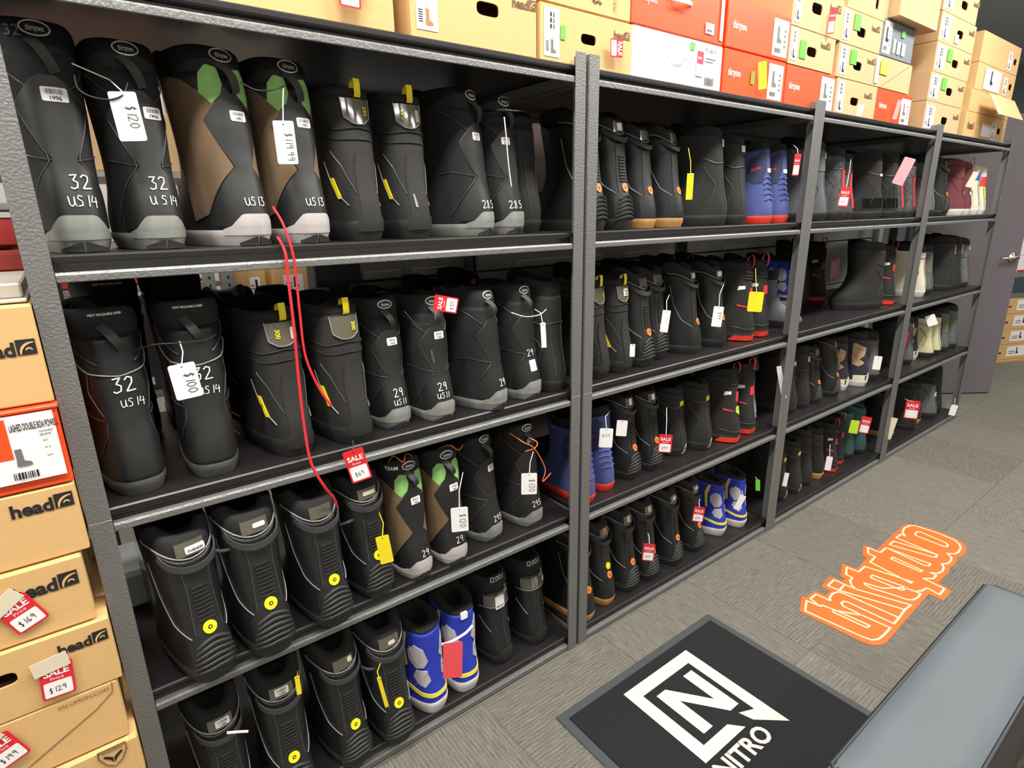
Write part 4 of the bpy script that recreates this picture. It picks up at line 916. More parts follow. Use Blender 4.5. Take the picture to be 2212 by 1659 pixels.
            for s_ in (1, -1): mb.add([(p[1] + s_ * a * p[3], -.0012, p[2] + b_ * p[3]) for a, b_ in ((.02, -.3), (.12, -.1), (.36, .12), (.3, .2), (.08, .05), (.02, -.02))], [list(range(6))], INK)
            put2d(mb, ftext('ROSSIGNOL', .01), p[1], p[2] + .28 * p[3], p[3] * .15, KRP, -.0012, 0, .9, True); o = mb.build('printed_mark', t)
    return t
# ------------------------------------------------ stack left of the nearest rack
LG = 'boxes stacked left of the nearest rack'; LX = -.36
def lcar(z0, z1, x1, label, y=-.03, m_=KRA, **k): return carton(LX, x1, z0, z1, label, LG, y, .36, m_, **k)
W0 = -LX
mb = MB(); mb.box(-.40, -.008, -.02, .36, 0, .28, mat('low_plinth', '5d5a55', .7), .004)
lcar(.0, .36, -.010, 'kraft box at the foot of the left stack, mostly out of view', y=-.035)
lcar(.3615, .475, -.002, 'kraft box with shield emblem, lowest in the left stack', y=-.05, prints=[('shield', W0 - .044, .090, .044), ('q', .17, .23, .05, .062, MAS)])
lcar(.4765, .607, -.012, 'kraft box with diagonal flap line, second from below in the left stack', y=-.04, prints=[('text', 'SALOMON.COM', W0 - .103, .114, .0105, KRP, .0), ('line', [(W0 - .02, .128), (W0 - .022, .108), (W0 - .05, .085), (W0 - .17, .02), (W0 - .3, .0)])])
lcar(.6085, .738, -.002, 'kraft box with hand hole and a $129 sale tag, left stack', y=-.04, prints=[('headr', W0 - .008, .089, .022, INK)], hole=(W0 - .165, .078, .024, .0125))
lcar(.7395, .872, -.018, 'kraft box with a tilted $169 sale tag, left stack', y=-.03, prints=[('headr', W0 - .029, .080, .027, INK)], yaw=0)
lcar(.8735, 1.004, -.003, 'plain kraft box just below the orange one, left stack', y=-.02, prints=[('headr', W0 - .009, .090, .0255, INK)])
lcar(1.0055, 1.146, -.002, 'orange box with large white boot label in the left stack', y=-.02, m_=ORB, lid=.006, prints=[('q', W0 - .30, W0 - .008, .018, .132, WHT, 'label_sheet'), ('q', W0 - .30, W0 - .070, .060, .128, ORB, 'label_block'), ('text', 'LASHED DOUBLE BOA POWELL', W0 - .067, .106, .0165, INK, .02, .27), ('boot', W0 - .068, .046, .030, GINK), ('barcode', W0 - .076, W0 - .046, .024, .036),
     ('text', 'OLIVE/GREY', W0 - .031, .098, .0045, INK, .02, .8), ('text', '/BLACK', W0 - .031, .092, .0045, INK, .02), ('text', '8.0', W0 - .028, .082, .0045, INK, .02), ('text', '41.0', W0 - .028, .070, .0045, INK, .02), ('text', '26.0', W0 - .028, .056, .0045, INK, .02)])
lcar(1.1475, 1.310, -.002, 'plain topped kraft box highest in the left stack', y=-.01, prints=[('headr', W0 - .008, .083, .0245, INK)])
# ------------------------------------------------ boxes standing on the racks
TG = 'boxes standing on top of the racks'; ZT = ZB[4]
def tcar(x0, x1, z0, z1, label, **k):
    k.setdefault('y', .049); return carton(x0, x1, max(z0, ZT), z1, label, TG, **k)
tcar(.30, .704, ZT, 1.985, 'kraft box above the green panelled boots, leftmost on the racks')
tcar(.715, .728, ZT, 1.93, 'dark flat box squeezed edgewise between two kraft boxes', y=.10, depth=.3, m_=KRD)
tcar(.742, 1.092, ZT, 1.985, 'kraft box with orange boot label and wide hand hole', hole=(.205, .092, .032, .0145), prints=[('head', .275, .110, .022), ('sheet', .014, .068, .024, .15, ORC, 0)])
tcar(1.105, 1.440, ZT, 1.9385, 'kraft box with green sticker and small sale tag, left of the white box', hole=(.168, .075, .028, .0125), prints=[('head', .262, .094, .019), ('sheet', .012, .063, .018, .128, GINK, 0), ('q', .067, .083, .062, .095, GRC)])
tcar(1.105, 1.432, 1.940, 2.08, 'kraft box with handwriting on top of the green sticker box', prints=[('hand', '$ X', .21, .02, .03, KRP, PI / 2), ('hand', '1991', .27, .015, .014, KRP, PI / 2)])
tcar(1.444, 1.872, ZT, 1.941, 'white shoe box with strap handle and barcode', m_=WBX, prints=[('q', .258, .282, .108, .13, GRC), ('text', 'PO 208118', .335, .112, .016, INK, .01, .75), ('barcode', .337, .385, .018, .042), ('q', .292, .328, .040, .112, WHT, 'price_label'), ('q', .294, .326, .075, .110, mat('pink_red', 'c9364f', .5), 'price_label'), ('text', 'SALE', .298, .088, .009, WHT), ('text', '81  8 80', .335, .075, .010, GINK), ('handle', .20, .088, .048, True), ('q', .335, .385, .09, .095, GINK, 'print'), ('hand', '199', .30, .055, .008, GINK, .6)])
tcar(1.436, 1.868, 1.942, 2.085, 'orange shoe box with strap handle on top of the white box', m_=ORB, prints=[('text', 'thirtytwo', .03, .062, .032, WINK, .006, .60), ('handle', .21, .088, .052, False), ('q', .335, .378, .022, .052, WHT, 'label_sheet'), ('q', .34, .368, .028, .034, GINK, 'print'), ('q', .408, .425, .012, .14, WHT, 'tape_strip')])
tcar(1.885, 2.268, 1.9435, 2.085, 'upper orange box with boot label, right of the strap handle boxes', m_=ORB, prints=[('text', 'thirtytwo', .03, .058, .034, WINK, .006, .60), ('sheet', .27, .368, .01, .125, GINK, 1)])
tcar(1.885, 2.262, ZT, 1.942, 'lower orange box with yellow tag and green sticker', m_=ORB, prints=[('text', 'thirtytwo', .022, .062, .032, WINK, .006, .60), ('sheet', .265, .36, .012, .126, GINK, 1), ('q', .155, .178, .048, .088, mat('olive_sticker', '8a9a3c', .6))])
tcar(2.270, 2.637, ZT, 1.941, 'glossy orange box directly left of a kraft box, above the post', m_=ORB, prints=[('text', 'thirtytwo', .02, .06, .034, WINK, .006, .60), ('sheet', .255, .36, .01, .126, GINK, 1)])
tcar(2.264, 2.600, 1.9425, 2.064, 'kraft box with green sticker above the glossy orange box', m_=KRD, hole=(.165, .055, .036, .016), prints=[('sheet', .010, .055, .012, .115, INK, 0), ('head', .225, .078, .022), ('q', .075, .12, .025, .085, GRC)])
tcar(2.264, 2.630, 2.0655, 2.20, 'kraft box with hand hole second layer above the glossy orange box', m_=KRD, hole=(.17, .075, .038, .018), prints=[('sheet', .012, .058, .012, .12, INK, 0), ('head', .26, .085, .026)])
tcar(2.652, 3.018, ZT, 1.939, 'kraft box with white price card, above the third rack, lowest layer', m_=KRD, hole=(.168, .062, .036, .015), prints=[('sheet', .012, .066, .012, .128, INK, 0), ('head', .25, .085, .022)])
tcar(3.022, 3.400, ZT, 1.939, 'small orange box above the third rack beside the stacked tower', m_=ORB, prints=[('text', 'thirtytwo', .03, .06, .034, WINK, .006, .60), ('sheet', .265, .368, .008, .118, GINK, 1)])
tcar(2.632, 3.345, 1.9405, 2.061, 'long kraft box with round hole and yellow card, above the third rack', m_=KRD, hole=(.175, .055, .038, .016), prints=[('sheet', .015, .075, .01, .112, INK, 0), ('head', .255, .076, .022), ('q', .10, .155, .055, .108, GRC), ('q', .335, .37, .01, .112, WHT, 'paper_label'), ('q', .38, .455, .05, .10, YELM), ('line', [(.40, .0), (.70, .12)])])
tcar(2.632, 2.985, 2.0625, 2.185, 'kraft box with green card above the long kraft box', m_=KRD, hole=(.17, .055, .038, .017), prints=[('sheet', .012, .065, .01, .112, INK, 0), ('head', .255, .075, .022), ('q', .095, .15, .055, .112, GRC)])
tcar(2.995, 3.318, 2.0625, 2.205, 'grey blue box with boot label beside the stacked tower', m_=GBX, prints=[('sheet', .008, .085, .01, .132, INK, 1), ('q', .11, .135, .02, .075, WHT, 'paper_label'), ('q', .15, .185, .02, .07, SOLL, 'paper_label'), ('q', .2, .235, .02, .07, WHT, 'paper_label'), ('q', .18, .215, .09, .12, GRC)])
tcar(2.66, 3.02, 2.1865, 2.30, 'kraft box with small oval hole below the ceiling', m_=KRD, hole=(.25, .05, .014, .018), y=.05)
tcar(3.03, 3.445, 2.2065, 2.34, 'kraft box overhanging the grey blue box', m_=KRD, prints=[('sheet', .03, .075, .06, .12, GINK, 0)], y=.01)
tz = [ZT, 1.938, 2.068, 2.200, 2.328, 2.45]
TL = ['kraft box at the bottom of the five box tower', 'kraft box second from below in the five box tower', 'kraft box in the middle of the five box tower', 'kraft box fourth from below in the five box tower', 'kraft box at the top of the five box tower']
for i in range(5):
    P = [('sheet', .012, .125, .012, .115, INK, 0), ('head', .385, .078, .024), ('side', .30, .20, .02, .10, INK)]
    if i in (1, 2): P.append(('q', .15, .215, .06, .115, GRC))
    if i == 3: P.append(('q', .2, .25, .015, .055, WHT, 'paper_label'))
    tcar(3.572 + (0, .0, .012, .012, .006)[i], 4.056 + (0, 0, .012, .01, -.02)[i], tz[i] + .001, tz[i + 1], TL[i], m_=KRD, hole=(.27, .06, .042, .018), prints=P, depth=.42)
tz = [ZT, 1.938, 2.05, 2.185, 2.335]
TL = ['kraft box with white papers at the bottom right end of the racks', 'kraft box with open flap, second from below at the right end', 'kraft box with tilted label near the right end of the racks', 'topmost kraft box at the right end of the racks']
for i in range(4):
    tcar(4.14 + (.0, .02, .05, .05)[i], 4.86, tz[i] + .001, tz[i + 1], TL[i], m_=KRA, hole=(.60, .065, .03, .017), prints=[('sheet', .46, .53, .012, .105, INK, 0), ('side', .30, .22, .02, .1, INK)] + ([('q', .28, .45, .02, .09, WHT, 'paper_label'), ('text', 'head', .05, .05, .05, KRP, .03)] if i == 0 else []) + ([('q', .12, .40, .01, .118, WHT, 'paper_label'), ('boot', .22, .04, .07, INK)] if i == 2 else []), depth=.4)
mb = MB()
T = Matrix.Translation((4.30, -.02, 1.985)) @ Matrix.Rotation(math.radians(-28), 4, 'X'); mb.box(0, .46, 0, .004, -.075, .055, KRA, .001, T)
mb.box(.03, .05, -.001, 0, -.06, .04, WHT, 0, T); o = mb.build('open_carton_flap'); tag(o, 'loose open box flap leaning out at the right end of the racks', 'box flap')
# ================================================================== tags
def card(u, v, y, w, h, label, kind='white', txt='', face=0, roll=0, strg=None, name='price_tag', vertical=True, group=None, smat=None, z=None):
    c = at(u, v, y); dp = (c - CAM).dot(FWD) / FPX; w *= dp; h *= dp; dr = CAM - c; face = -math.degrees(math.atan2(dr.x, -dr.y)) * .85 + face
    t = thing(name, label, 'price tag', c, math.radians(-face), group or 'price tags hanging from boots and boxes'); t.rotation_euler = (0, math.radians(roll), math.radians(-face))
    mb = MB(); M_ = {'white': WHT, 'sale': CRD, 'yellow': YEL, 'coral': COR, 'green': GRC, 'lime': LIM, 'cream': CRM, 'pink': mat('pink_card', 'e9a6ab', .5), 'red': CRD}[kind]
    mb.prism(rrect(-w / 2, w / 2, -h / 2, h / 2, min(w, h) * .09), .0008, M_); e = ell(0, h * .42, .0018, .0018, 10); mb.add([(a, -.0010, b) for a, b in e], [list(range(10))], INK); mb.build('card', t)
    mb = MB()
    if kind == 'sale':
        mb.prism(rrect(-w * .42, w * .42, -h * .45, -h * .02, w * .06), .0011, WHT); mb.build('price_panel', t); mb = MB()
        put2d(mb, ftext('SALE', .03), 0, h * .16, w * .36, WHT, -.0012, 0, 1, True); put2d(mb, ftext('Price', .0), 0, h * .035, w * .17, WHT, -.0012, .06, 1.2, True); mb.build('lettering', t); mb = MB()
        if txt: put2d(mb, htext(txt, .1), 0, -h * .32, w * .22, INK, -.0014, .08, 1, True); mb.build('handwriting', t)
    elif txt:
        if vertical: put2d(mb, htext(txt, .08), h * .0, h * .22, w * .36, INK, -.0012, -PI / 2)
        else: put2d(mb, htext(txt, .08), 0, h * .05, w * .24, INK, -.0012, 0, 1, True)
        mb.build('handwriting', t)
    if strg:
        mb = MB(); Mi = Matrix.Rotation(-math.radians(-face), 4, 'Z') ; R_ = (Matrix.Rotation(math.radians(-face), 4, 'Z') @ Matrix.Rotation(math.radians(roll), 4, 'Y')).inverted()
        P = [Vector((0, -.001, h * .42))] + [R_ @ (at(*q) - c) for q in strg]; mb.tube(P, .0011, smat or WHT, 6); mb.build('string', t)
    return t
# ---- tags of the nearest rack (pixel of the card's centre, depth, size, what it says)
card(276, 252, .030, 52, 98, 'white $120 tag on the second boot of the top shelf', 'white', '$120', 0, -4, [(272, 205, .035), (236, 172, .08), (155, 137, .09)])
card(617, 308, .025, 42, 87, 'white $119.99 tag in front of the top shelf brown boot', 'white', '$119.99', 0, -1, [(611, 225, .03), (612, 190, .05)])
card(401, 823, .005, 52, 78, 'white $100 tag on the second boot of the second shelf', 'white', '$100', 0, -5, [(395, 760, .02), (388, 738, .045)])
card(963, 657, .0, 34, 52, 'red $120 sale tag lying sideways on the second shelf boots', 'sale', '$120', 0, -78, [(940, 690, .05)])
card(1174, 724, .0, 11, 55, 'white tag seen edge-on on the second shelf', 'white', '', 0, -3, [(1168, 676, .02), (1155, 668, .05)])
card(772, 1005, -.045, 44, 76, 'red SALE $69 tag hanging over the third shelf', 'sale', '$69', 0, -12, [(764, 965, -.018), (762, 952, .01)], smat=CLR)
card(831, 1187, -.014, 28, 68, 'yellow tag hanging on the fourth boot of the third shelf', 'yellow', '', 0, -6, [(828, 1130, .02), (817, 1103, .045)], smat=YEL)
card(993, 1122, -.008, 37, 58, 'white $120 tag on the third shelf brown boots', 'white', '$120', 0, 0, [(992, 1060, .01), (1000, 1020, .05)])
card(1143, 1045, -.004, 34, 50, 'white $130 tag on the third shelf, by the orange cord', 'white', '$130', 0, 1, [(1145, 1000, .02), (1152, 975, .05)])
card(978, 1426, -.060, 42, 92, 'coral red tag tied to the royal blue pair, nearest rack', 'coral', '', 0, 3, [(972, 1393, -.005), (985, 1378, .02)])
card(827, 1495, -.035, 8, 84, 'narrow yellow tag seen edge-on beside the blue pair', 'yellow', '', 0, -8, [(815, 1450, -.01), (825, 1425, .02)], smat=YEL)
card(644, 1480, -.01, 10, 48, 'thin yellow tag at the bottom left, between two black boots', 'yellow', '', 0, 0, [(643, 1450, .03)], smat=YEL)
# ---- second rack
card(1490, 403, .020, 14, 54, 'yellow tag hanging from the gum soled boots', 'yellow', '', 0, 0, [(1492, 350, .03), (1487, 320, .055)], smat=YELM)
card(1721, 356, .02, 13, 44, 'small red tag on the navy boots, top shelf', 'sale', '', 0, 2, [(1723, 322, .04), (1714, 313, .06)])
card(1437, 694, .02, 17, 48, 'first white tag on the second shelf of the second rack', 'white', '', 0, 5, [(1440, 650, .04), (1446, 637, .06)])
card(1550, 684, .015, 21, 44, 'second white tag on the second shelf of the second rack', 'white', '$99', 0, 4, [(1555, 635, .03), (1563, 615, .05)])
card(1632, 652, .005, 30, 43, 'square yellow tag on the red looped boots', 'yellow', '', 0, 2, [(1633, 610, .02), (1632, 580, .05)], smat=YELM)
card(1366, 757, .01, 11, 28, 'plain white tag seen edge-on next to the badge 280 boots', 'white', '', 0, 0)
card(1309, 946, .006, 29, 44, 'white $159 tag on the navy boots of the third shelf', 'white', '$159', 0, 2, [(1308, 900, .02), (1318, 888, .05)], vertical=False)
card(1343, 925, .02, 23, 36, 'white and pink label between the $159 tag and the ribbed boot', 'white', '', 0, 3)
card(1437, 958, .01, 28, 42, 'red SALE $99 tag on the third shelf of the second rack', 'sale', '$99', 0, 2, [(1440, 910, .03), (1440, 880, .05)])
card(1401, 1193, -.02, 25, 42, 'red SALE tag on the ribbed boots, bottom shelf, second rack', 'sale', '$99', 0, 3, [(1402, 1160, .01), (1400, 1152, .03)])
card(1509, 1111, -.005, 23, 36, 'red SALE tag next to the royal blue pair, second rack', 'sale', '$99', 0, 5, [(1510, 1085, .02), (1512, 1078, .04)])
card(1637, 1048, .04, 9, 26, 'green leaf shaped tag behind the blue pair, second rack', 'green', '', 0, -6, [(1632, 1030, .06)])
card(1598, 1085, -.01, 12, 36, 'white ribbon tag tied to the royal blue pair, second rack', 'white', '', 0, 20, [(1603, 1060, .02)], name='ribbon_tag')
# ---- third and last rack
card(1757, 382, .13, 5, 40, 'yellow tag seen edge-on beside the third rack post', 'yellow', '', 0, 3)
card(1824, 425, .01, 20, 40, 'red SALE tag on the grey knit boots, third rack', 'sale', '$99', 0, 4, [(1835, 370, .03), (1838, 345, .06)])
card(1952, 370, .02, 22, 56, 'pink and white tag on the glossy heeled boots', 'pink', '', 0, 18, [(1955, 340, .05)])
card(1804, 578, .33, 16, 47, 'pink tag on the blue boot in the back row, third rack', 'pink', '', 0, 0)
card(1688, 826, .02, 10, 74, 'bent pink white tag hanging by the third rack post', 'white', '', 0, -14, [(1695, 800, .05)])
card(1697, 1036, .02, 9, 32, 'white tag on the beige heeled boot, bottom shelf, third rack', 'white', '', 0, 4)
card(1790, 1001, .01, 12, 32, 'white tag in front of the gum soled boot, third rack', 'white', '', 0, 2, [(1793, 960, .04)])
card(1845, 922, .03, 17, 30, 'green and white tag on the teal boots', 'lime', '', 0, 3)
card(1869, 918, .02, 19, 38, 'red and white sale tag on the teal boots', 'sale', '', 0, 5)
card(1895, 784, .02, 15, 30, 'white tag on the grey corded boot, third shelf, third rack', 'white', '', 0, 2)
card(1970, 885, -.01, 26, 41, 'red and white sale card on the bottom shelf, last rack', 'sale', '', 0, 0, [(1955, 862, .01)])
card(1922, 925, .0, 17, 50, 'cream card by the post, bottom shelf of the last rack', 'cream', '', 0, 8)
card(2059, 886, -.02, 12, 24, 'white tag at the end of the bottom shelf, last rack', 'white', '', 0, 6, [(2063, 860, .0)])
card(1953, 738, .02, 10, 42, 'red strip tag on the third shelf of the last rack', 'red', '', 0, 4)
card(2012, 692, .02, 18, 24, 'crumpled white tag on the third shelf, last rack', 'white', '', 0, -25)
card(2100, 388, .03, 11, 32, 'cream tag between the maroon and cream boots, last rack', 'cream', '', 0, 18)
# ---- tags taped to the boxes
BT = 'sale tags taped to boxes'
def taped(u, v, y, w, h, label, txt, roll, tape=True, face=0):
    t = card(u, v, y, w, h, label, 'sale', txt, face, roll, None, 'sale_tag', True, BT); t.rotation_euler.z *= .15; mb = MB()
    if tape:
        T = Matrix.Rotation(math.radians(rnd.uniform(-25, 25)), 4, 'Y'); q = (at(u, v, y) - CAM).dot(FWD) / FPX; w *= q; h *= q; mb.box(-w * .55, w * .55, -.0026, -.0016, h * .30, h * .72, MAS, .0004, T); mb.build('masking_tape', t)
    return t
taped(47, 1325, -.034, 62, 82, 'red SALE $169 tag taped to a kraft box, left stack', '$169', -22)
taped(124, 1468, -.044, 58, 84, 'red SALE $129 tag taped below the black print, left stack', '$129', 4)
taped(8, 1622, -.046, 60, 82, 'red SALE $199 tag at the lower left edge of the photo', '$199', -20)
taped(755, -18, .030, 48, 60, 'red tag on the leftmost kraft box above the rack', '', 2)
taped(1332, 104, .030, 36, 34, 'small red SALE tag right of the hand hole, above the post', '', 88, False, 0)
card(1647, 163, .030, 17, 54, 'yellow tag stuck on the lower orange box', 'yellow', '', 0, -6, None, group=BT)
card(1797, 45, .030, 13, 50, 'red and white tag on the hand hole kraft box', 'sale', '', 0, 0, None, group=BT)
card(1858, 238, .030, 11, 22, 'white price card on the lowest kraft box above the third rack', 'white', '', 0, 12, None, group=BT)
card(1938, 237, .030, 8, 38, 'narrow pink tag on the small orange box', 'pink', '', 0, 8, None, group=BT)
# ================================================================== cords and laces
def cord(pts, r, m_, label, cat='cord', name='cord'):
    P = [at(*p) for p in pts]; Q = []
    for i in range(len(P) - 1):
        p0, p1, p2, p3 = P[max(i - 1, 0)], P[i], P[i + 1], P[min(i + 2, len(P) - 1)]
        for k in range(6):
            t = k / 6; Q.append(.5 * ((2 * p1) + (p2 - p0) * t + (2 * p0 - 5 * p1 + 4 * p2 - p3) * t * t + (3 * p1 - p0 - 3 * p2 + p3) * t ** 3))
    Q.append(P[-1]); mb = MB(); mb.tube(Q, r, m_, 7, None, .6 if m_ is LACE else 1); o = mb.build(name, None, True); tag(o, label, cat, 'cords and laces'); return o
cord([(590, 447, .03), (612, 485, .005), (632, 545, -.006), (640, 600, -.004), (648, 680, -.004), (660, 770, -.004), (690, 840, -.002), (716, 876, .0)], .0034, LACE, 'red lace end hanging to the right, over the second shelf boots', 'lace', 'bootlace')
cord([(600, 512, .02), (616, 545, -.006), (622, 600, -.006), (634, 700, -.008), (645, 820, -.010), (657, 920, -.014), (672, 1000, -.020), (700, 1050, -.018), (722, 1078, .0), (728, 1095, .012)], .0034, LACE, 'long red lace hanging down past two shelves', 'lace', 'bootlace')
BLK = mat('black_elastic', '171717', .35)
cord([(160, 160, .06), (168, 190, .045), (195, 208, .035), (235, 215, .03), (265, 205, .03), (276, 178, .045)], .0014, BLK, 'black elastic loop tying the two US14 boots')
cord([(520, 178, .05), (555, 195, .03), (590, 194, .03), (614, 186, .05)], .0014, BLK, 'black elastic loop tying the two brown panelled boots')
cord([(285, 760, .05), (330, 745, .02), (388, 741, .015), (440, 735, .03), (468, 722, .05)], .0014, BLK, 'black elastic loop on the plain second shelf boots')
cord([(873, 672, .05), (900, 700, .03), (925, 700, .02), (940, 685, .05)], .0012, BLK, 'black elastic loop near the red sideways tag')
cord([(1105, 675, .05), (1135, 684, .015), (1165, 680, .015), (1180, 668, .04)], .0012, WINK, 'white cord between the two boots marked 29')
cord([(500, 890, .30), (525, 905, .28), (533, 925, .27), (542, 955, .26), (560, 962, .25)], .002, ORC, 'orange cord lying on the second shelf behind the badge 300 boot')
cord([(505, 928, .27), (525, 945, .26), (540, 965, .25), (556, 968, .25)], .002, ORC, 'shorter orange cord lying on the second shelf')
cord([(835, 1005, .08), (850, 985, .06), (870, 998, .05), (878, 980, .06), (895, 990, .07), (905, 1003, .08)], .0016, ORC, 'orange lace on the left brown boot of the third shelf')
cord([(945, 970, .08), (970, 962, .06), (990, 972, .055), (1000, 962, .07)], .0016, ORC, 'orange lace on the right brown boot of the third shelf')
cord([(1100, 935, .05), (1130, 955, .02), (1150, 965, .01), (1165, 985, .01), (1178, 1015, .01), (1172, 1040, .012), (1190, 1022, .02)], .0016, ORC, 'orange lace dangling beside the $130 tag')
cord([(1140, 945, .04), (1160, 955, .015), (1155, 968, .01), (1135, 975, .02)], .0016, ORC, 'orange lace knot on the boot behind the $130 tag')
cord([(440, 1178, .05), (470, 1190, .02), (500, 1186, .02), (530, 1176, .04)], .004, WEB, 'dark strap joining the two leftmost boots of the third shelf')
cord([(735, 1135, .05), (752, 1128, .035), (765, 1122, .05)], .004, WEB, 'dark strap joining the red lace boot and its neighbour')
cord([(780, 1440, .05), (800, 1446, .03), (826, 1436, .04)], .004, WEB, 'dark strap joining the two ribbed boots of the bottom shelf')
cord([(490, 1583, .0), (515, 1581, -.005), (535, 1580, .0)], .003, WHT, 'white plastic tie between the two 1340 boots')
cord([(955, 1392, .0), (975, 1386, -.02), (1005, 1368, -.02), (1020, 1352, .0)], .004, WHT, 'white ribbon tying the royal blue pair, nearest rack', 'ribbon', 'ribbon')
cord([(1045, 240, .10), (1080, 238, .05), (1120, 240, .05), (1160, 238, .10)], .003, BLK, 'black strap across the two boots marked 28.5')
cord([(1089, 253, .04), (1093, 290, .03), (1098, 350, .03), (1105, 405, .03)], .0014, WINK, 'white string hanging between the boots marked 28.5')
# ================================================================== floor items
MATB = mat('mat_rubber', '3c4042', .7, bump=.1, bscale=300); MATP = mat('mat_pile', '131316', .95, 0, .9, 380, var=.35, vscale=260); MATW = mat('mat_white_pile', 'cfcbc2', .95, 0, .8, 380, var=.12, vscale=200)
t = thing('door_mat', 'black rectangular floor mat with a white square logo', 'mat', (0, 0, 0))
mb = MB(); mb.box(.966, 1.716, -.84, -.180, 0.0005, .0045, MATB, .002); mb.build('rubber_border', t)
mb = MB(); mb.box(.994, 1.688, -.812, -.208, .002, .008, MATP, .002); mb.build('pile', t)
def fl(mb, P, m_, z=.0087): mb.add([(a, b, z) for a, b in P], [list(range(len(P)))], m_)
def flsub(mb, P, m_, z): fl(mb, P, m_, z)
mb = MB(); t_ = .042
for P in ([(1.184, -.249), (1.491, -.249), (1.491, -.291), (1.226, -.291)], [(1.184, -.249), (1.226, -.291), (1.226, -.508), (1.183, -.545)], [(1.226, -.508), (1.338, -.508), (1.372, -.545), (1.183, -.545)], [(1.491, -.291), (1.449, -.291), (1.449, -.525), (1.491, -.612)], [(1.449, -.525), (1.400, -.505), (1.412, -.545), (1.491, -.612)],
          [(1.258, -.316), (1.300, -.316), (1.388, -.431), (1.388, -.316), (1.430, -.316), (1.430, -.486), (1.388, -.486), (1.300, -.371), (1.300, -.486), (1.258, -.486)]): fl(mb, P, MATW)
o = mb.build('logo', t); o['label'] = 'white letter N inside an open square'
mb = MB(); tx = ftext('NITRO', .03)
vs = [(1.183 + a * .074 / tx[2] * 3.05, -.611 + b * .072, .0087) for a, b in tx[0]]; mb.add(vs, tx[1], MATW); mb.build('lettering', t)
# orange sticker on the carpet: outline traced onto the floor plane
DEC = mat('decal_orange', 'e8631a', .55, bump=.15, bscale=500); DECC = mat('decal_cream', 'f6e3b0', .6); DECD = mat('decal_deep_orange', 'e9641a', .5)
def fz(P): return [atz(1700 + a / 5.267, 1110 + b / 5.267) for a, b in P]
BASE = [(140, 1110), (165, 940), (220, 950), (310, 880), (440, 930), (490, 885), (385, 825), (500, 718), (645, 775), (655, 740), (605, 715), (628, 568), (800, 630), (905, 510), (858, 470), (870, 355), (1020, 415), (1300, 150), (1350, 122), (1420, 125), (1600, 165), (1780, 225), (1950, 300), (2020, 350), (2045, 400), (2030, 450), (1990, 485), (1925, 500), (1935, 540), (1910, 585), (1850, 615), (1845, 660), (1780, 730), (1720, 790), (1870, 880), (1780, 990), (1610, 915), (1130, 1470), (1060, 1500), (950, 1497), (850, 1462)]
CRM_LINES = [(1, [(222, 992), (205, 1108), (560, 1268), (850, 1400), (960, 1440), (1035, 1432), (1100, 1385), (1175, 1302), (860, 1162), (560, 1105), (400, 1045), (375, 1055)]), (1, [(520, 1108), (545, 1098), (940, 1275), (915, 1295), (885, 1290), (530, 1125)]),
 (0, [(375, 1055), (265, 970), (330, 920), (492, 992), (485, 955), (520, 910), (580, 892), (630, 905), (1275, 1187), (1215, 1255), (690, 1008), (645, 1000), (617, 1022), (640, 1055), (860, 1162), (1175, 1302)]),
 (1, [(465, 822), (535, 755), (655, 808), (595, 875)]), (0, [(595, 875), (1340, 1095), (1275, 1187)]), (0, [(655, 808), (785, 862), (1410, 1042), (1340, 1095)]),
 (0, [(785, 862), (735, 815), (716, 765), (745, 730), (670, 693), (680, 612), (815, 665), (885, 603), (1425, 778), (1405, 792), (945, 553), (1005, 492), (922, 453), (920, 387), (1060, 445), (1130, 390), (1580, 555), (1632, 572), (1612, 597), (1560, 590), (1130, 390)]),
 (1, [(955, 715), (975, 703), (1350, 840), (1330, 868), (1300, 872), (960, 735)]), (1, [(880, 790), (1080, 850), (1340, 845), (1520, 912), (1490, 955), (1430, 985), (1360, 978), (1220, 930), (960, 850), (892, 812)]),
 (1, [(1185, 508), (1210, 498), (1540, 650), (1515, 662), (1192, 522)]), (0, [(1550, 740), (1790, 855), (1735, 925), (1600, 850), (1570, 856), (1535, 880), (1480, 882)]),
 (0, [(1710, 470), (1240, 275), (1300, 235), (1342, 257), (1313, 205), (1340, 162), (1400, 137), (1460, 140), (1700, 218), (1900, 300), (1960, 350), (1977, 395), (1950, 440), (1900, 460), (1822, 455), (1870, 500), (1865, 540), (1820, 572), (1760, 575), (1785, 612), (1770, 652), (1720, 682), (1630, 675), (1700, 705), (1660, 742), (1550, 740)]),
 (0, [(1710, 470), (1690, 500), (1640, 490), (1165, 355), (1215, 315), (1710, 470)]), (1, [(1455, 235), (1475, 210), (1515, 210), (1800, 330), (1832, 358), (1812, 380), (1770, 370), (1475, 255)])]
t = thing('floor_sticker', 'orange lettering sticker stuck on the grey carpet', 'sticker', (0, 0, 0))
mb = MB(); P = fz(BASE); n = len(P); mb.add([(p.x, p.y, .0018) for p in P] + [(p.x, p.y, .0002) for p in P], [list(range(n))] + [[i, (i + 1) % n, n + (i + 1) % n, n + i] for i in range(n)], DEC); mb.build('orange_base', t)
mb = MB()
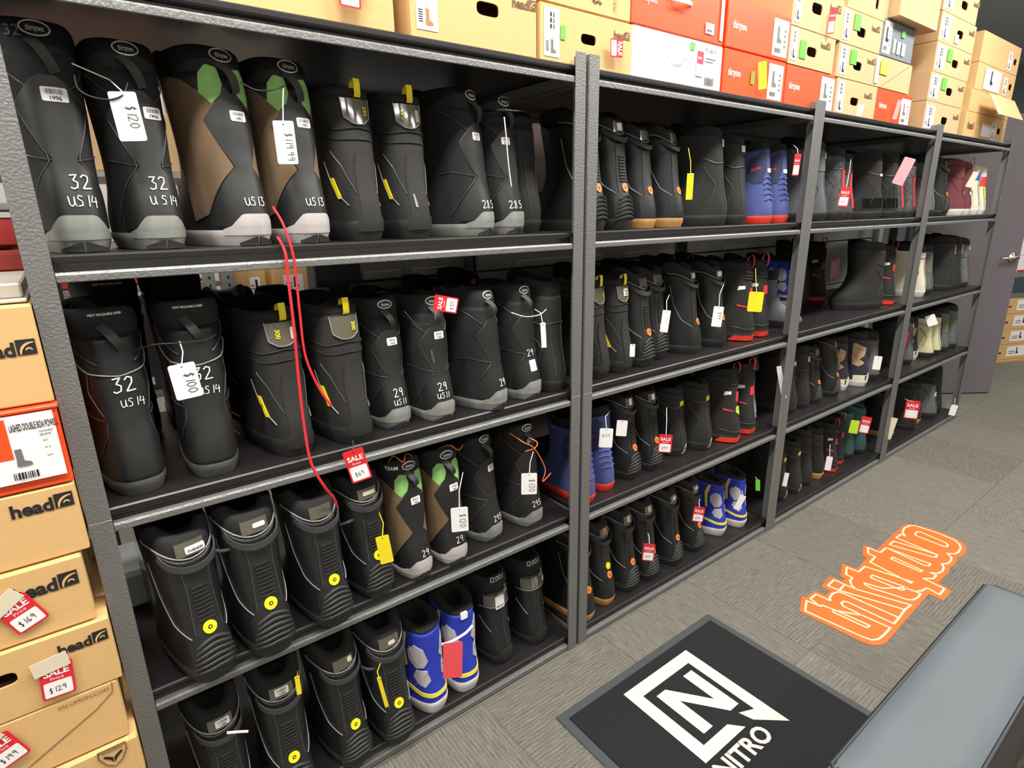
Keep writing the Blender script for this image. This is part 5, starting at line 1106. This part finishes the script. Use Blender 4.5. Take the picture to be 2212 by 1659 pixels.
for closed, L_ in CRM_LINES:
    P = fz(L_); P = P + P[:1] if closed else P
    mb.tube([(p.x, p.y, .0018) for p in P], .0036, DECC, 6, None, 1.0) if False else None
    for i in range(len(P) - 1):
        a, b = P[i], P[i + 1]; d = (b - a); L = d.length or 1e-6; d /= L; nx, ny = -d.y * .0036, d.x * .0036; e = d * .0018; z = .0021 + .00002 * (i % 5)
        mb.add([(a.x - e.x + nx, a.y - e.y + ny, z), (b.x + e.x + nx, b.y + e.y + ny, z), (b.x + e.x - nx, b.y + e.y - ny, z), (a.x - e.x - nx, a.y - e.y - ny, z)], [(0, 1, 2, 3)], DECC)
mb.build('lettering', t)
# bench
LTH = mat('bench_leather', '545c61', .62, 0, .12, 220, var=.06, vscale=5); LTHD = mat('bench_shade_and_piping', '232629', .5, 0, .12, 220)  # second leather: side shade put into the body colour, also the dark piping
t = thing('bench', 'dark grey leather bench with piped edges at the lower right', 'bench', (0, 0, 0))
bx0, bx1, by0, by1, bz = 1.035, 1.975, -1.062, -.880, .42
mb = MB(); NX, NY = 24, 8; vs = []
for i in range(NX + 1):
    for j in range(NY + 1):
        a, b = i / NX, j / NY; e = min(1, min(a, 1 - a) / .02) ** .5 if 0 < a < 1 else 0; f = min(1, min(b, 1 - b) / .08) ** .5 if 0 < b < 1 else 0
        vs.append((bx0 + (bx1 - bx0) * a, by0 + (by1 - by0) * b, bz - .012 + .012 * min(e, f) + .003 * math.sin(PI * a) * math.sin(PI * b)))
w = NY + 1; mb.add(vs, [[i * w + j, (i + 1) * w + j, (i + 1) * w + j + 1, i * w + j + 1] for i in range(NX) for j in range(NY)], LTH)
mb.build('seat_cushion', t, True)
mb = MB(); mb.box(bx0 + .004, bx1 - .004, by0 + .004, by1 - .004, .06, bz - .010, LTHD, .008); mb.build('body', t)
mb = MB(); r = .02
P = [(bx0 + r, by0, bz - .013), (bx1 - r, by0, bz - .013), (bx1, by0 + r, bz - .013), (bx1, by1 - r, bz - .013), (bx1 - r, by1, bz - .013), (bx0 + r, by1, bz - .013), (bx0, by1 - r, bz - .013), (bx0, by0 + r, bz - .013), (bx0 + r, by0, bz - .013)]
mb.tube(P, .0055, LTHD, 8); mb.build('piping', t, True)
for sx in (bx0 + .05, bx1 - .09):
    for sy in (by0 + .03, by1 - .07): mb = MB(); mb.box(sx, sx + .04, sy, sy + .04, 0, .062, mat('bench_foot', '151515', .5), .003); mb.build('leg', t)
# ================================================================== behind the racks
# grey divider post and the stock room seen through the nearest rack
mb = MB(); mb.box(.70, .86, .72, .80, 0, 2.42, mat('dark_grey_post', '46494b', .6), .004); struct('trim_3', mb)
SLOT = mat('slotted_steel', '9c9d98', .5, .3)
def slotpost(x, y, label):
    t = thing('slotted_post', label, 'post', (x, y, 0), 0, 'slotted shelf posts in the stock room'); mb = MB(); mb.box(-.02, .02, 0, .003, 0, 2.4, SLOT, .0008); mb.box(-.02, -.017, .003, .04, 0, 2.4, SLOT, .0008); mb.build('angle_bar', t)
    mb = MB()
    for k in range(70): z = .2 + k * .03; mb.add([(a, -.0006, b) for a, b in ell(0, z, .004, .007, 8)], [list(range(8))], INK)
    o = mb.build('slots', t); o['kind'] = 'stuff'
slotpost(.482, 1.27, 'slotted grey post seen above the back row boots'); slotpost(-.13, .90, 'slotted grey post left of the nearest rack'); slotpost(.545, 1.25, 'slotted grey post beside the stock room boxes')
t = thing('stock_shelf', 'grey stock room shelf with red boxes behind the nearest rack', 'shelving', (0, 0, 0))
for z in (.35, .80, 1.205, 1.60): mb = MB(); mb.box(-1.2, .53, 1.32, 1.78, z - .022, z, SLOT, .003); mb.build('shelf_board', t)
for x in (-1.2, .50): mb = MB(); mb.box(x, x + .03, 1.74, 1.77, 0, 2.2, SLOT, .002); mb.build('post', t)
REDB = mat('red_box', 'b3322f', .6); DKB = mat('dark_grey_box', '3a3b3d', .6)
for i, (x0, x1, z, h, m_, lab) in enumerate([(-1.1, -.72, 1.207, .2, REDB, 'far left red box on the stock shelf'), (-.70, -.30, 1.207, .19, REDB, 'second red box on the stock shelf'), (-.28, .06, 1.207, .20, REDB, 'red box behind the dark boot tops'), (.07, .49, 1.207, .15, REDB, 'red box with white price strip on the stock shelf'),
        (-.5, -.1, .802, .3, REDB, 'red box on the lower stock shelf'), (-.05, .45, .802, .33, DKB, 'dark grey box on the lower stock shelf'), (-.9, -.55, .802, .3, KRD, 'kraft box at the left of the lower stock shelf'),
        (-.3, .05, 1.602, .2, REDB, 'red box on the upper stock shelf'), (.1, .49, 1.602, .2, KRD, 'kraft box on the upper stock shelf')]):
    P = [('q', .33, .41, .008, .03, WHT, 'label_sheet')] if i == 3 else [('q', .1, .3, .02, .05, WHT, 'label_sheet')] if i in (5, 7) else []
    carton(x0, x1, z, z + h, lab, 'boxes in the stock room', 1.36, .34, m_, prints=P)
t = thing('low_stock_shelf', 'pale shelf board carrying two kraft boxes in the stock room', 'shelving', (0, 0, 0)); mb = MB(); mb.box(.56, 1.0, 1.30, 1.72, 1.08, 1.102, KRA, .003); mb.build('shelf_board', t)
for x in (.56, .97): mb = MB(); mb.box(x, x + .03, 1.69, 1.72, 0, 1.08, SLOT, .002); mb.build('post', t)
carton(.585, .705, 1.104, 1.27, 'small kraft box right of the red boxes', 'boxes in the stock room', 1.34, .3, KRA, prints=[('sheet', .055, .095, .035, .10, INK, 2)])
carton(.735, .885, 1.104, 1.26, 'kraft box with boot label next to the grey wall', 'boxes in the stock room', 1.34, .3, KRA, prints=[('sheet', .04, .12, .03, .10, INK, 2)])
t = thing('red_jacket', 'folded red cloth seen left of the nearest rack', 'clothing', (-.18, 1.05, 1.222)); mb = MB()
for k in range(2): mb.box(-.25, .165, 0, .21, .002 + k * .068, .068 + k * .068, mat('red_cloth', 'b04a3e', .9, bump=.3, bscale=40), .012)
mb.build('fabric', t, False)
mb = MB(); mb.box(-.9, .0, 1.02, 1.31, 1.198, 1.22, SLOT, .003); mb.box(-.9, .0, 1.02, 1.31, 1.468, 1.49, SLOT, .003)
for x in (-.88, -.03): mb.box(x, x + .02, 1.28, 1.30, 0, 1.49, SLOT)
o = mb.build('side_shelf'); tag(o, 'grey shelf holding the folded red cloth, left of the racks', 'shelving')
carton(-.6, -.045, 1.372, 1.45, 'flat red box above the folded red cloth', 'boxes in the stock room', 1.05, .22, REDB)
mb = MB(); CLB = mat('frosted_plastic', 'cfcac0', .3, spec=.5)
mb.box(-.46, -.006, .02, .34, 1.3115, 1.318, CLB, .002); mb.box(-.455, -.010, .025, .335, 1.318, 1.342, mat('frosted_side', 'b5b0a5', .3), .003); o = mb.build('plastic_bin'); tag(o, 'low frosted plastic bin on top of the left box stack', 'bin')
mb = MB(); mb.box(.012, .075, .34, .52, ZB[1] + .001, ZB[1] + .10, mat('pale_bin', 'b8bfc2', .5), .01); o = mb.build('storage_bin'); tag(o, 'pale grey bin behind the leftmost third shelf boot', 'bin')
# boxes beyond the door
SG = 'boxes stacked beyond the door'
BY = math.radians(-23.07); BX_, BY_ = 6.875, .292
TB = Matrix.Translation((BX_, BY_, 0)) @ Matrix.Rotation(BY, 4, 'Z')
mb = MB(); mb.box(-.02, 1.6, -.01, .7, 0, .032, mat('pine_board', 'c49a62', .6), .004, TB); o = mb.build('wooden_plinth'); tag(o, 'low wooden plinth under the boxes beyond the door', 'plinth')
def bcar(i, x0, x1, z0, z1, label, m_, prints):
    p = TB @ Vector((x0, 0, 0)); t = carton(p.x, p.x + x1 - x0, z0, z1, label, SG, p.y, .5, m_, prints=prints, yaw=-23.07)
for i in range(4):
    bcar(i, 0, .62, .034 + i * .146, .034 + (i + 1) * .146 - .001, ['lowest', 'second', 'third', 'fourth'][i] + ' kraft box from the floor, beyond the door', KRA, [('sheet', .115, .34, .028, .125, INK, 2), ('q', .02, .05, .06, .075, INK, 'finger_hole')])
bcar(5, 0, .62, .665, .80, 'dark blue grey box on the kraft boxes beyond the door', mat('slate_box', '3d4650', .5), [])
bcar(6, 0, .62, .802, .84, 'thin grey box below the white one beyond the door', GBX, [])
bcar(7, 0, .62, .842, 1.0, 'white box with red lower edge beyond the door', WBX, [('q', .02, .6, .005, .03, REDB, 'label_sheet')])
bcar(8, 0, .62, 1.002, 1.17, 'upper white box beyond the door', WBX, [])
mb = MB(); mb.box(0.0, .62, 0, .5, .6185, .664, mat('grey_counter', '6a6f70', .5), .004, TB); o = mb.build('counter_board'); tag(o, 'grey board lying on the kraft boxes beyond the door', 'board')
# ceiling lights as fittings
for i, (x, y) in enumerate(LAMPS):
    t = thing('ceiling_light', 'flat white ceiling light panel, number of its row unseen' if False else 'long flat ceiling light over the aisle or stock room', 'ceiling light', (x, y, CEIL), 0, 'ceiling lights')
    mb = MB()
    for a in ((-.63, -.6, -.18, .18), (.6, .63, -.18, .18), (-.6, .6, -.18, -.15), (-.6, .6, .15, .18)): mb.box(a[0], a[1], a[2], a[3], -.05, 0, WHT)
    mb.build('frame', t)
